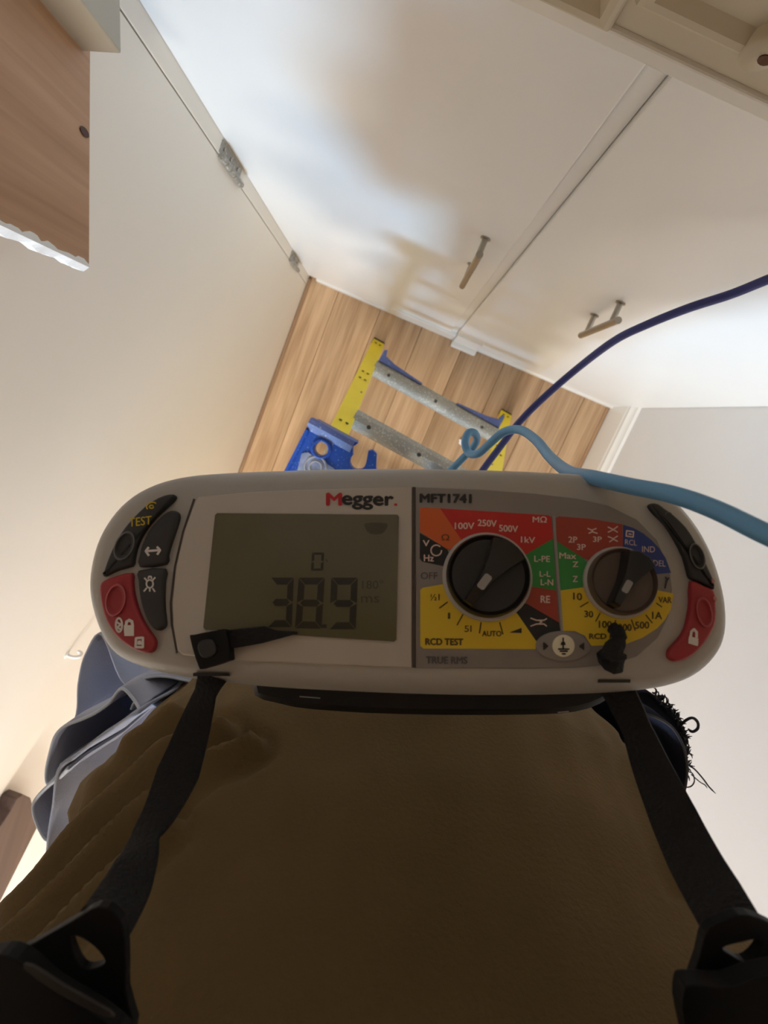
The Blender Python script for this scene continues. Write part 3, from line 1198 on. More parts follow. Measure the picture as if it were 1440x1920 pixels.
def segbox(quad, on, parent, m, th=0.17):
    """seven-segment figure in a picture-pixel quad (tl, tr, br, bl)"""
    tl, tr, br, bl = [Vector(q) for q in quad]

    def P(a, b):
        return tl * (1 - a) * (1 - b) + tr * a * (1 - b) + br * a * b + bl * (1 - a) * b
    t = th
    tv = th * 0.55
    g = 0.006
    seg = {
        'a': [(0.02, 0), (0.98, 0), (0.98 - t, tv), (0.02 + t, tv)],
        'd': [(0.02 + t, 1 - tv), (0.98 - t, 1 - tv), (0.98, 1), (0.02, 1)],
        'g': [(t * 0.5, 0.5), (t, 0.5 - tv / 2), (1 - t, 0.5 - tv / 2), (1 - t * 0.5, 0.5), (1 - t, 0.5 + tv / 2), (t, 0.5 + tv / 2)],
        'f': [(0, g), (t, tv + g), (t, 0.5 - tv / 2 - g), (0, 0.5 - g)],
        'e': [(0, 0.5 + g), (t, 0.5 + tv / 2 + g), (t, 1 - tv - g), (0, 1 - g)],
        'b': [(1, g), (1 - t, tv + g), (1 - t, 0.5 - tv / 2 - g), (1, 0.5 - g)],
        'c': [(1, 0.5 + g), (1 - t, 0.5 + tv / 2 + g), (1 - t, 1 - tv - g), (1, 1 - g)],
    }
    V, F = [], []
    for k in on:
        n = len(V)
        for (a, b) in seg[k]:
            p = P(a, b)
            V.append(T(p.x, p.y, 0.00215))
        F.append(tuple(range(n, n + len(seg[k]))))
    me = bpy.data.meshes.new('digit')
    me.from_pydata([tuple(v) for v in V], [], F)
    me.materials.append(m)
    return new_obj('digit', me, parent)


segbox([(508, 1083), (551, 1083), (547, 1176), (502, 1176)], 'abgcd', scr, M_SEG, 0.26)
segbox([(560, 1083), (609, 1083), (603, 1179), (553, 1178)], 'abcdefg', scr, M_SEG, 0.25)
segbox([(621, 1083), (671, 1083), (667, 1180), (617, 1180)], 'abcdfg', scr, M_SEG, 0.25)
segbox([(585, 1036), (608, 1036), (606, 1070), (583, 1070)], 'abcdef', scr, M_SEG, 0.22)
strokes('decimal_point', [[(605, 1174), (611, 1174)]], 7, 0.00215, M_SEG, scr)
strokes('degree_mark', [[(611, 1049), (614, 1053)]], 2.5, 0.00215, M_GHOST, scr)
text('180°', 679, 1088, 718, 1104, 0.00215, M_GHOST, scr, 0.008, name='phase_reading')
text('ms', 677, 1118, 711, 1130, 0.00215, M_GHOST, scr, 0.008, name='unit_reading')
plate('screen_icon', closed_curve([(686, 981), (724, 981), (724, 992), (714, 1001), (695, 1001), (686, 992)], 3), 0.0019, 0.00212, M_GHOST, scr)

# --- brand name, model name
text('M', 613, 925, 640, 947, 0.0014, M_LETR, None, 0.08, name='brand_initial')
text('egger', 642, 929, 737, 954, 0.0014, M_LETK, None, 0.06, 0.02, name='brand_lettering')
strokes('brand_full_stop', [[(740, 946), (744, 946)]], 4, 0.0014, M_LETR)
text('MFT1741', 788, 926, 883, 942, 0.00125, M_LETK, None, 0.085, 0.01, name='model_lettering')

# --- dials area: coloured sectors
C1, C2 = (913, 1081), (1161, 1092)


def sector(name, pts, m, lv=0):
    return plate(name, pts, 0.0008, 0.00115 + lv * 0.00003, m)


sector('orange_sector', [(790, 951), (825, 953), (880, 1034), (838, 1029), (787, 997), (787, 954)], M_PORA)
sector('red_sector', [(825, 953), (1028, 966), (1034, 970), (1037, 1010), (985, 1040), (913, 1060), (880, 1034)], M_PRED)
sector('green_sector', [(1037, 1010), (1043, 1107), (1000, 1100), (960, 1085), (980, 1042)], M_PGRN)
sector('earth_sector', [(1000, 1100), (1043, 1107), (1048, 1167), (988, 1132), (950, 1100)], M_PBRN)
sector('black_sector', [(988, 1132), (1048, 1167), (1052, 1190), (1006, 1203), (971, 1152), (950, 1120)], M_PBLK)
sector('yellow_sector', [(793, 1102), (832, 1095), (913, 1100), (971, 1152), (1006, 1203), (1004, 1217), (794, 1216), (788, 1211), (788, 1106)], M_PYEL)
sector('volt_sector', [(787, 999), (839, 1030), (850, 1065), (825, 1060), (792, 1053), (787, 1047)], M_PBLK)
strokes('centre_rule', [[(1038, 967), (1054, 1185)]], 5, 0.00135, mat('pale_rule', rgb(150, 146, 142), 0.5))
sector('earth_sector', [(1043, 971), (1048, 968), (1110, 973), (1167, 983), (1168, 1030), (1140, 1060), (1093, 1046), (1043, 1014)], M_PBRN)
sector('blue_sector', closed_curve([(1169, 984), (1188, 990), (1206, 1000), (1222, 1013), (1236, 1028), (1248, 1046), (1258, 1074)], 1) + [(1225, 1077), (1190, 1085), (1168, 1030)], M_PBLU)
sector('green_sector', [(1043, 1014), (1093, 1046), (1120, 1080), (1088, 1102), (1051, 1107)], M_PGRN)
sector('yellow_sector', [(1051, 1107), (1088, 1102), (1161, 1100), (1234, 1107), (1263, 1113), (1258, 1142), (1247, 1162), (1232, 1178), (1204, 1196), (1175, 1207), (1109, 1211), (1097, 1192), (1078, 1183), (1056, 1183)], M_PYEL)

LW = 0.00128
WL = mat('faded_print', rgb(220, 196, 186), 0.6)
for (s, x0, y0, x1, y1, m, b, sl) in [
        ('100V', 853, 980, 889, 992, WL, 0.035, 0.0), ('250V', 896, 974, 931, 986, WL, 0.035, 0.05), ('500V', 936, 984, 971, 996, WL, 0.035, 0.06),
        ('1kV', 977, 1006, 1003, 1017, WL, 0.035, 0.06), ('MΩ', 999, 968, 1025, 979, WL, 0.035, 0.03), ('Ω', 828, 1002, 842, 1013, M_LETB, 0.02, 0),
        ('V', 793, 1013, 805, 1024, WL, 0.035, 0), ('Hz', 795, 1040, 813, 1052, WL, 0.035, 0.03),
        ('OFF', 789, 1073, 820, 1086, mat('grey_print', rgb(84, 80, 80), 0.6), 0.012, 0),
        ('½I', 807, 1114, 824, 1126, M_LETB, 0.015, 0), ('I', 840, 1149, 844, 1160, M_LETB, 0.02, 0), ('5I', 871, 1173, 884, 1185, M_LETB, 0.015, 0),
        ('AUTO', 904, 1183, 940, 1193, M_LETB, 0.04, 0), ('RCD TEST', 798, 1197, 868, 1209, M_LETB, 0.07, 0.01),
        ('TRUE RMS', 799, 1231, 876, 1244, mat('grey_print', rgb(84, 80, 80), 0.6), 0.05, 0.01),
        ('L-PE', 1002, 1042, 1031, 1053, WL, 0.025, 0.02), ('L-L', 1012, 1071, 1032, 1081, WL, 0.025, 0.02), ('L-N', 1014, 1086, 1037, 1097, WL, 0.025, 0.02),
        ('RE', 1014, 1117, 1031, 1130, WL, 0.035, 0.02),
        ('2P', 1066, 1006, 1082, 1017, WL, 0.03, 0.02), ('3P', 1082, 1020, 1098, 1031, WL, 0.03, 0.02), ('3P', 1112, 1006, 1128, 1016, WL, 0.03, 0.02),
        ('Max', 1049, 1036, 1080, 1047, WL, 0.03, 0.04), ('Z', 1074, 1053, 1084, 1063, WL, 0.03, 0), ('Z', 1074, 1080, 1083, 1091, WL, 0.03, 0),
        ('RCL', 1172, 1011, 1194, 1021, WL, 0.004, 0.1), ('IND', 1204, 1024, 1228, 1035, WL, 0.004, 0.03), ('DEL', 1225, 1050, 1248, 1061, WL, 0.004, 0.06),
        ('10', 1075, 1111, 1091, 1124, M_LETB, 0.04, 0.1), ('30', 1096, 1145, 1112, 1157, M_LETB, 0.04, 0.05), ('100', 1123, 1164, 1147, 1177, M_LETB, 0.04, 0.03),
        ('300', 1160, 1170, 1184, 1183, M_LETB, 0.04, 0.0), ('500', 1191, 1166, 1217, 1179, M_LETB, 0.04, -0.02), ('1A', 1223, 1147, 1241, 1160, M_LETB, 0.04, 0.05),
        ('VAR', 1235, 1119, 1259, 1130, M_LETB, 0.04, 0.03), ('RCD (mA)', 1105, 1188, 1175, 1201, M_LETB, 0.04, 0.0)]:
    text(s, x0, y0, x1, y1, LW, m, None, b, sl)
# tick marks, symbols
strokes('tick_marks', [[(839, 1129), (824, 1140)], [(868, 1152), (857, 1172)], [(902, 1167), (899, 1187)], [(937, 1167), (943, 1189)]], 2.4, LW, M_LETB)
strokes('tick_marks', [[(1103, 1129), (1088, 1138)], [(1125, 1150), (1117, 1165)], [(1154, 1163), (1154, 1176)], [(1184, 1162), (1191, 1182)], [(1211, 1153), (1223, 1168)], [(1231, 1131), (1241, 1138)]], 2.4, LW, M_LETB)
plate('ramp_symbol', [(955, 1186), (978, 1177), (978, 1187)], 0.0011, LW, M_LETK)
strokes('clamp_symbol', [[(995, 1159), (1006, 1163), (1020, 1163), (1025, 1160)], [(995, 1174), (1006, 1170), (1020, 1170), (1025, 1174)], [(1010, 1163), (1016, 1166), (1010, 1170)]], 2.4, LW, WL)
strokes('rotation_symbol', [ring_px(818, 1032, 10, 10, 0, 16)[:15]], 2.6, LW, WL)
strokes('clamp_symbol', [[(1102, 991), (1110, 994), (1118, 991)], [(1104, 1000), (1110, 997), (1120, 1000)], [(1109, 994), (1112, 997)]], 2.2, LW, WL)
strokes('clamp_symbol', [[(1140, 988), (1150, 993), (1158, 987)], [(1140, 998), (1150, 993), (1158, 998)], [(1140, 1006), (1150, 1010), (1158, 1005)], [(1143, 1016), (1150, 1011), (1158, 1015)]], 2.2, LW, WL)
strokes('memory_symbol', [[(1175, 995), (1188, 997), (1187, 1007), (1174, 1005), (1175, 995)], [(1179, 1001), (1184, 1002)]], 2.6, LW, WL)
strokes('spanner_symbol', [[(1248, 1082), (1251, 1086), (1247, 1103)], [(1254, 1083), (1251, 1088)]], 3.0, LW, M_LETK)

# badge with the touch-pad symbol
bd = plate('badge', ring_px(1056, 1212, 51, 29, 0.05, 36), 0.0008, 0.0020, M_PANEL2, None, 0.0006)
plate('touch_pad', ring_px(1057, 1211, 21, 21, 0, 28), 0.0018, 0.0024, mat('cream_print', rgb(226, 220, 196), 0.5), bd, 0.0003)
strokes('badge_arrows', [[(1020, 1205), (1020, 1218)], [(1023, 1207), (1023, 1216)], [(1026, 1210), (1026, 1213)], [(1094, 1206), (1094, 1218)], [(1091, 1208), (1091, 1216)], [(1088, 1210), (1088, 1214)]], 3.2, 0.00215, M_LETK, bd)
strokes('finger_symbol', [[(1056, 1196), (1056, 1206)], [(1053, 1205), (1059, 1205)], [(1052, 1208), (1060, 1208)], [(1056, 1208), (1056, 1216)], [(1047, 1217), (1067, 1217)], [(1050, 1221), (1064, 1221)], [(1054, 1226), (1060, 1226)]], 3.0, 0.0026, M_LETK, bd)


# --- dials
def dial(c, r, ang, colr, mk_c):
    root = empty('dial')
    root.parent = tester
    cx, cy = c
    c0 = T(cx, cy, 0.001)
    rm = (T(cx + r, cy, 0.001) - c0).length
    n = 48

    def circ(rad, w, off=(0, 0)):
        return [Vector((c0.x + off[0] + rad * math.cos(t), c0.y + off[1] + rad * math.sin(t), w)) for t in [2 * math.pi * k / n for k in range(n)]]
    V, F = loft_vf([circ(rm * 1.03, 0.0008), circ(rm * 1.02, 0.0026), circ(rm * 0.95, 0.0030), circ(rm * 0.95, 0.0012)], False, False)
    tmk('bezel_ring', V, F, M_BODY, root, True, 40)
    V, F = loft_vf([circ(rm * 0.945, 0.001), circ(rm * 0.945, 0.0050), circ(rm * 0.90, 0.0066), circ(rm * 0.86, 0.0060), circ(rm * 0.82, 0.0050)], True, True)
    tmk('knob_skirt', V, F, colr, root, True, 40)
    # wedge-shaped grip across the knob: broad at the far end, narrow towards the marker
    d = Vector((math.cos(ang), math.sin(ang), 0))
    q = Vector((-d.y, d.x, 0))
    R = rm * 0.86
    outl = [(-R * 0.98, -R * 0.13), (-R * 0.98, R * 0.13), (-R * 0.1, R * 0.20), (R * 0.35, R * 0.33), (R * 0.82, R * 0.50), (R * 0.97, R * 0.2), (R * 0.97, -R * 0.2), (R * 0.82, -R * 0.50),
            (R * 0.35, -R * 0.33), (-R * 0.1, -R * 0.20)]
    rr = []
    for (s, w) in ((1.0, 0.0048), (0.98, 0.0105), (0.93, 0.0122), (0.86, 0.0126)):
        rr.append([c0 * 1 + d * a * (s * 0.5 + 0.5) + q * b * s + Vector((0, 0, w - c0.z)) for (a, b) in outl])
    V, F = loft_vf(rr)
    g = tmk('grip', V, F, M_KNOB, root, True, 40)
    # raised marker
    mc = c0 - d * R * 0.30
    L, Wd = R * 0.21, R * 0.105
    pts = []
    for (a, b) in ((-L, -Wd * 0.6), (-L * 0.8, -Wd), (L * 0.8, -Wd), (L, -Wd * 0.6), (L, Wd * 0.6), (L * 0.8, Wd), (-L * 0.8, Wd), (-L, Wd * 0.6)):
        pts.append(mc + d * a + q * b)
    V, F = loft_vf([[Vector((p.x, p.y, w)) for p in pts] for w in (0.0122, 0.0132)])
    tmk('marker', V, F, mk_c, g)
    return root


dial(C1, 82, math.radians(52), M_KNOB, M_MARK)
dial(C2, 67, math.radians(57), M_KNOBB, M_MARK)


# --- rubber keys at both ends
def keypad(name, pts, m, rim, dims, parent=None):
    o = plate(name, closed_curve(pts, 2), -0.0045, 0.0026, m, parent, 0.0012)
    for (cx, cy, rx, ry, tl) in dims:
        rr = []
        for (s, w) in ((1.06, 0.0024), (1.0, 0.0036), (0.93, 0.0036), (0.86, 0.0026), (0.5, 0.0018), (0.12, 0.0016)):
            rr.append([T(a, b, w) for (a, b) in ring_px(cx, cy, rx * s, ry * s, tl, 24)])
        V, F = loft_vf(rr, False, True)
        tmk('thumb_ring', V, F, rim, o, True, 70)
        rr2 = [[T(a, b, w) for (a, b) in ring_px(cx, cy, rx * s, ry * s, tl, 24)] for (s, w) in ((0.88, 0.0030), (0.5, 0.0022), (0.1, 0.0020))]
        V, F = loft_vf(rr2, False, True)
        tmk('thumb_dish', V, F, m, o, True, 70)
    return o


def cL(lst):
    return [(170 + a / 5.055, 890 + b / 5.055) for (a, b) in lst]


def cR(lst):
    return [(1170 + a / 4.57, 890 + b / 4.57) for (a, b) in lst]


kb = keypad('test_key', cL([(112, 960), (125, 890), (170, 765), (245, 605), (335, 475), (450, 350), (570, 250), (690, 192), (775, 180), (795, 205), (765, 250), (690, 318), (600, 402), (520, 500), (460, 600), (420, 700), (398, 800), (380, 862), (250, 898), (140, 950)]), M_BLACK2, M_RING,
            [(170 + 318 / 5.055, 890 + 675 / 5.055, 17, 28, math.radians(25))])
kr = keypad('lock_key', cL([(80, 1050), (120, 1000), (250, 950), (380, 925), (385, 1010), (397, 1120), (430, 1250), (480, 1370), (540, 1470), (598, 1555), (606, 1610), (586, 1668), (540, 1690), (470, 1684), (380, 1645), (280, 1575), (205, 1495), (138, 1380), (98, 1250), (80, 1130)]), M_RED, M_REDL,
            [(170 + 235 / 5.055, 890 + 1190 / 5.055, 18, 30, math.radians(12))])
ku = keypad('arrow_key', cL([(725, 345), (790, 335), (826, 362), (826, 420), (788, 540), (750, 650), (720, 760), (700, 845), (455, 872), (455, 760), (485, 650), (545, 530), (625, 430)]), M_BLACK2, M_RING, [])
kl = keypad('backlight_key', cL([(448, 905), (692, 885), (688, 1000), (684, 1150), (688, 1280), (702, 1400), (688, 1448), (640, 1476), (592, 1464), (542, 1398), (492, 1290), (458, 1150), (442, 1000)]), M_BLACK2, M_RING, [])
rb = keypad('test_key', cR([(220, 262), (245, 240), (300, 246), (360, 290), (425, 336), (540, 445), (636, 600), (712, 760), (776, 900), (784, 970), (765, 975), (680, 928), (585, 888), (558, 830), (522, 700), (452, 560), (362, 420), (272, 330)]), M_BLACK2, M_RING,
            [(1170 + 630 / 4.57, 890 + 700 / 4.57, 13, 25, math.radians(-18))])
rr_ = keypad('lock_key', cR([(584, 910), (680, 945), (780, 992), (798, 1100), (796, 1250), (760, 1345), (695, 1450), (608, 1540), (520, 1590), (442, 1602), (394, 1575), (386, 1530), (404, 1482), (472, 1412), (532, 1322), (562, 1200), (577, 1080)]), M_RED, M_REDL,
             [(1170 + 690 / 4.57, 890 + 1180 / 4.57, 14, 28, math.radians(-12))])
KW = 0.0029


def cLs(lines):
    return [cL(l) for l in lines]


text('TEST', 242, 972, 284, 988, KW, M_YELP, kb, 0.01, -0.12)
strokes('arc_symbol', [cL(ring_px(578, 298, 50, 36, -0.3, 16)[7:16]), cL(ring_px(576, 304, 20, 15, 0, 10))], 2.4, KW, M_YELP, kb)
strokes('arrow_symbol', cLs([[(525, 725), (655, 715)], [(548, 690), (522, 725), (550, 765)], [(630, 685), (658, 715), (632, 755)]]), 4.2, KW, M_WHITEP, ku)
strokes('lamp_symbol', cLs([ring_px(560, 1035, 32, 38, 0, 14) + [(592, 1035)], [(510, 980), (532, 1003)], [(610, 975), (588, 1000)], [(505, 1105), (530, 1075)], [(608, 1108), (588, 1078)], [(545, 985), (552, 965), (572, 965), (578, 985)], [(560, 1075), (560, 1105)]]), 3.0, KW, M_WHITEP, kl)
strokes('lock_symbol', cLs([[(320, 1440), (405, 1440)], [(320, 1465), (405, 1465)], [(322, 1490), (405, 1490)], [(325, 1515), (405, 1515)], [(335, 1430), (340, 1395), (365, 1378), (390, 1392), (398, 1430)]]), 5.4, KW, M_WHITEP, kr)
strokes('speaker_symbol', cLs([ring_px(268, 1425, 30, 65, 0, 16) + [(298, 1425)], [(250, 1400), (285, 1420), (250, 1450), (285, 1465)]]), 3.8, KW, M_WHITEP, kr)
strokes('memory_symbol', cLs([[(430, 1550), (495, 1545), (495, 1635), (425, 1635), (430, 1550)], [(445, 1600), (480, 1600)], [(450, 1585), (475, 1583)]]), 4.4, KW, M_WHITEP, kr)
strokes('lock_symbol', [cR(l) for l in ([(560, 1395), (632, 1415)], [(557, 1415), (632, 1437)], [(557, 1435), (630, 1457)], [(572, 1385), (578, 1345), (600, 1325), (622, 1350), (622, 1395)])], 5.0, KW, M_WHITEP, rr_)
for (a, b) in ((783, 1065), (765, 910)):
    c_ = cR([(a, b)])[0]
    plate('indicator_dot', ring_px(c_[0], c_[1], 2.6, 4.5, -0.3, 10), 0.0, 0.0032, mat('pale_pink', rgb(190, 130, 130), 0.4), rr_)
strokes('arc_symbol', [cR(ring_px(385, 345, 30, 22, 0.4, 12)[5:12])], 1.8, KW, M_RING, rb)

# strap slots moulded in the lower edge
for (x0, x1, y) in ((362, 428, 1265), (1122, 1182, 1277)):
    plate('strap_slot', [(x0, y - 3), (x1, y - 3), (x1, y + 3), (x0, y + 3)], -0.006, -0.0006, M_PBLK)
# speck on the top edge
strokes('scuff', [[(937, 893), (946, 895)]], 3, -0.0025, M_DARKLINE)

# ------------------------------------------------------------------ neck strap: webbing, side release buckles, tails
strap = empty('neck_strap', tuple(at_d(720, 1500, 0.22)))
tag(strap, 'black webbing neck strap with plastic buckles holding up the tester', 'strap')


def webbing(name, data, parent, thick=0.0016):
    pts = [at_d(a, b, d) for (a, b, d, w, tw) in data]
    ws = [w * d / FPX for (a, b, d, w, tw) in data]
    cw = [tw for (a, b, d, w, tw) in data]
    P, W_ = catmull(pts, 6, ws)
    _, TW = catmull(pts, 6, cw)
    sides = []
    for i, p in enumerate(P):
        t = (P[min(i + 1, len(P) - 1)] - P[max(i - 1, 0)]).normalized()
        view = (p - CAM_LOC).normalized()
        s = t.cross(view).normalized()
        s = Matrix.Rotation(math.radians(TW[i]), 3, t) @ s
        sides.append(s)
    v, f = ribbon_vf(P, W_, sides, thick)
    return mk(name, v, f, M_WEB, parent, True, auto=50)


webbing('left_webbing', [(398, 1268, 0.2085, 56, 10), (385, 1300, 0.207, 44, 30), (362, 1370, 0.204, 62, 12), (334, 1450, 0.196, 78, 8), (302, 1520, 0.186, 66, 25), (272, 1570, 0.178, 56, 38), (258, 1610, 0.170, 74, 20),
                         (236, 1665, 0.160, 92, 10), (205, 1720, 0.148, 100, 4), (190, 1740, 0.144, 102, 0)], strap)
webbing('right_webbing', [(1150, 1280, 0.2105, 60, 10), (1168, 1312, 0.209, 58, 14), (1195, 1370, 0.203, 56, 20), (1222, 1440, 0.194, 70, 12), (1262, 1530, 0.180, 86, 4), (1300, 1610, 0.166, 96, 0), (1340, 1680, 0.154, 104, 0),
                          (1378, 1745, 0.143, 106, 0)], strap)


def pix_solid(name, loops, d0, d1, m, parent, bev=0.0015):
    """solid from picture-pixel outlines (first outer, rest holes) standing between two lens distances"""
    bm = bmesh.new()
    layers = []
    for d in (d0, d1):
        ls = []
        for lp_ in loops:
            ls.append([bm.verts.new(at_d(a, b, d) if d == d0 else at_d(a, b, d0) + (C2W @ Vector((0, 0, -1))) * (d1 - d0)) for (a, b) in lp_])
        es = []
        for l in ls:
            es += [bm.edges.new((l[i], l[(i + 1) % len(l)])) for i in range(len(l))]
        bmesh.ops.triangle_fill(bm, use_beauty=True, use_dissolve=False, edges=es)
        layers.append(ls)
    for l0, l1 in zip(*layers):
        n = len(l0)
        for i in range(n):
            bm.faces.new((l0[i], l0[(i + 1) % n], l1[(i + 1) % n], l1[i]))
    bmesh.ops.recalc_face_normals(bm, faces=bm.faces)
    bmesh.ops.transform(bm, matrix=root_of(parent).matrix_basis.inverted(), verts=bm.verts)
    if bev:
        es = [e for e in bm.edges if len(e.link_faces) == 2 and e.calc_face_angle(0) > 0.6]
        bmesh.ops.bevel(bm, geom=es, offset=bev, segments=2, affect='EDGES', profile=0.5, clamp_overlap=True)
    me = bpy.data.meshes.new(name)
    bm.to_mesh(me)
    bm.free()
    me.materials.append(m)
    return new_obj(name, me, parent)


# left buckle: loop bar, body
pix_solid('buckle_loop', [closed_curve([(60, 1770), (130, 1730), (185, 1700), (226, 1726), (236, 1790), (236, 1860), (250, 1940), (160, 1920), (90, 1880), (30, 1840), (10, 1800)], 3),
                          closed_curve([(130, 1762), (146, 1757), (176, 1776), (196, 1802), (182, 1815), (158, 1818), (142, 1800)], 3)], 0.142, 0.145, M_BUCK, strap)
pix_solid('buckle_body', [closed_curve([(-90, 1830), (-20, 1795), (30, 1800), (100, 1858), (190, 1912), (240, 1975), (170, 2090), (40, 2070), (-100, 1990)], 3)], 0.132, 0.137, M_BUCK, strap, 0.002)
pix_solid('buckle_groove', [closed_curve([(44, 1816), (60, 1812), (120, 1850), (205, 1898), (200, 1906), (110, 1864)], 2)], 0.1310, 0.1318, mat('worn_buckle_edge', rgb(44, 40, 34), 0.6), strap, 0.0)
# right buckle
pix_solid('buckle_loop', [closed_curve([(1324, 1748), (1352, 1728), (1405, 1716), (1470, 1748), (1490, 1800), (1470, 1860), (1380, 1890), (1310, 1905), (1296, 1850), (1312, 1795)], 3),
                          closed_curve([(1356, 1778), (1388, 1768), (1428, 1762), (1422, 1785), (1398, 1804), (1372, 1792)], 3)], 0.141, 0.144, M_BUCK, strap)
pix_solid('buckle_body', [closed_curve([(1282, 1860), (1300, 1848), (1370, 1850), (1440, 1828), (1530, 1830), (1560, 1960), (1480, 2080), (1330, 2030), (1284, 1920)], 3)], 0.132, 0.137, M_BUCK, strap, 0.002)
# upper webbing from the buckles round the neck
for pts_ in ([(60, 1990, 0.124), (0, 2120, 0.110)], [(1420, 1980, 0.124), (1470, 2120, 0.110)]):
    a = at_d(*pts_[0])
    b = at_d(*pts_[1])
    s = -1 if pts_[0][0] < 720 else 1
    c = [a, b, body(s * 0.125, 0.195, 0.02), body(s * 0.105, 0.24, -0.052), body(s * 0.09, 0.31, -0.098), body(s * 0.06, 0.385, -0.112), body(0, 0.415, -0.108)]
    P = catmull(c, 6)
    v, f = ribbon_vf(P, [0.020] * len(P), [R_HAT] * (len(P) - 8) + [Vector((0, 0, 1)) * 0.4 + R_HAT * 0.6] * 8, 0.002)
    mk('upper_webbing', v, f, M_WEB, strap, True, auto=50)


def tsolid(name, loops_px, w0, w1, m, parent, bev=0.001):
    """piece lying on the tester face, in room coordinates for another owner"""
    bm = bmesh.new()
    layers = []
    for w in (w0, w1):
        ls = []
        for lp_ in loops_px:
            vs = []
            for (a, b) in lp_:
                q = T(a, b, w1)
                vs.append(bm.verts.new(T_ORG + u_w * q.x + v_w * q.y + w_w * w))
            ls.append(vs)
        es = []
        for l in ls:
            es += [bm.edges.new((l[i], l[(i + 1) % len(l)])) for i in range(len(l))]
        bmesh.ops.triangle_fill(bm, use_beauty=True, use_dissolve=False, edges=es)
        layers.append(ls)
    for l0, l1 in zip(*layers):
        n = len(l0)
        for i in range(n):
            bm.faces.new((l0[i], l0[(i + 1) % n], l1[(i + 1) % n], l1[i]))
    bmesh.ops.recalc_face_normals(bm, faces=bm.faces)
    bmesh.ops.transform(bm, matrix=root_of(parent).matrix_basis.inverted(), verts=bm.verts)
    if bev:
        es = [e for e in bm.edges if len(e.link_faces) == 2 and e.calc_face_angle(0) > 0.6]
        bmesh.ops.bevel(bm, geom=es, offset=bev, segments=2, affect='EDGES', profile=0.5, clamp_overlap=True)
    me = bpy.data.meshes.new(name)
    bm.to_mesh(me)
    bm.free()
    me.materials.append(m)
    return new_obj(name, me, parent)


# ladder-lock slider and loose tail lying over the screen corner
tsolid('ladder_lock', [closed_curve([(356, 1196), (364, 1190), (412, 1181), (424, 1184), (431, 1232), (424, 1240), (382, 1253), (372, 1250)], 3)], 0.0022, 0.0080, M_BUCK, strap, 0.0012)
tsolid('lock_bar', [closed_curve([(370, 1206), (398, 1199), (404, 1226), (378, 1233)], 3)], 0.0076, 0.0092, mat('worn_buckle_edge2', rgb(40, 40, 40), 0.4), strap, 0.0006)
tsolid('loose_tail', [[(404, 1184), (440, 1180), (495, 1174), (518, 1182), (556, 1184), (557, 1188), (520, 1198), (490, 1206), (440, 1215), (414, 1217)]], 0.0028, 0.0050, M_WEB, strap, 0.0006)
rings = []
tail = [(1146, 1175, 0.004, 10), (1158, 1186, 0.006, 13), (1160, 1202, 0.007, 11), (1150, 1218, 0.008, 20), (1148, 1234, 0.007, 24), (1140, 1244, 0.005, 22)]
pts = [T_ORG + u_w * T(a, b, w).x + v_w * T(a, b, w).y + w_w * w for (a, b, w, r) in tail]
P, RR = catmull(pts, 5, [r * T_D / FPX for (_, _, _, r) in tail])
RR = [r * random.uniform(0.8, 1.15) for r in RR]
v, f = tube_vf(P, RR, 9)
mk('crumpled_tail', v, f, M_WEB, strap, False)
# ------------------------------------------------------------------ the wearer
SHIRT = mat('brown_cotton', rgb(98, 80, 51), 0.9, var=0.10, scale=14, bump=0.35, bscale=420, spec=0.2)
DENIM = mat('grey_blue_work_cloth', rgb(146, 156, 182), 0.85, bump=0.35, bscale=500, spec=0.2, color2=rgb(168, 168, 176), scale=9)
NAVYC = mat('dark_navy_cloth', rgb(30, 31, 44), 0.9, bump=0.3, bscale=500, spec=0.2)
SEAM = mat('pale_seam_edge', rgb(176, 184, 196), 0.8)
INSIDE = mat('pocket_lining', rgb(40, 44, 56), 0.95)
SKIN = mat('skin', rgb(196, 150, 124), 0.5, var=0.05, scale=20)
HAIR = mat('dark_hair', rgb(52, 40, 32), 0.6, bump=0.6, bscale=200)
BOOT = mat('tan_work_boot', rgb(110, 78, 48), 0.6, bump=0.2, bscale=100)
SOLE = mat('boot_sole', rgb(36, 34, 32), 0.8)
CR = -0.006

person = empty('person', tuple(body(CR, 0.31, EYE - 0.615)))
tag(person, 'person in brown t-shirt and grey blue work trousers standing on the ladder', 'person')


def sm(a, b, x):
    t = max(0.0, min(1.0, (x - a) / (b - a)))
    return t * t * (3 - 2 * t)


rows = [(-0.115, .062, .285, .400, 0), (-0.085, .085, .268, .405, 0), (-0.055, .150, .255, .415, 0), (-0.02, .192, .245, .425, 0), (0.05, .198, .232, .43, 0), (0.12, .204, .214, .43, 0),
        (0.20, .206, .202, .42, -0.001), (0.27, .204, .190, .41, -0.002), (0.33, .204, .180, .41, -0.004), (0.38, .210, .186, .41, -0.006), (0.44, .213, .205, .41, -0.009), (0.50, .212, .225, .412, -0.010), (0.54, .210, .232, .412, -0.010)]


def interp_rows(d):
    for i in range(len(rows) - 1):
        if rows[i][0] <= d <= rows[i + 1][0]:
            t = (d - rows[i][0]) / (rows[i + 1][0] - rows[i][0])
            t = t * t * (3 - 2 * t) * 0.5 + t * 0.5
            return [rows[i][k] * (1 - t) + rows[i + 1][k] * t for k in range(1, 5)]
    return rows[-1][1:]


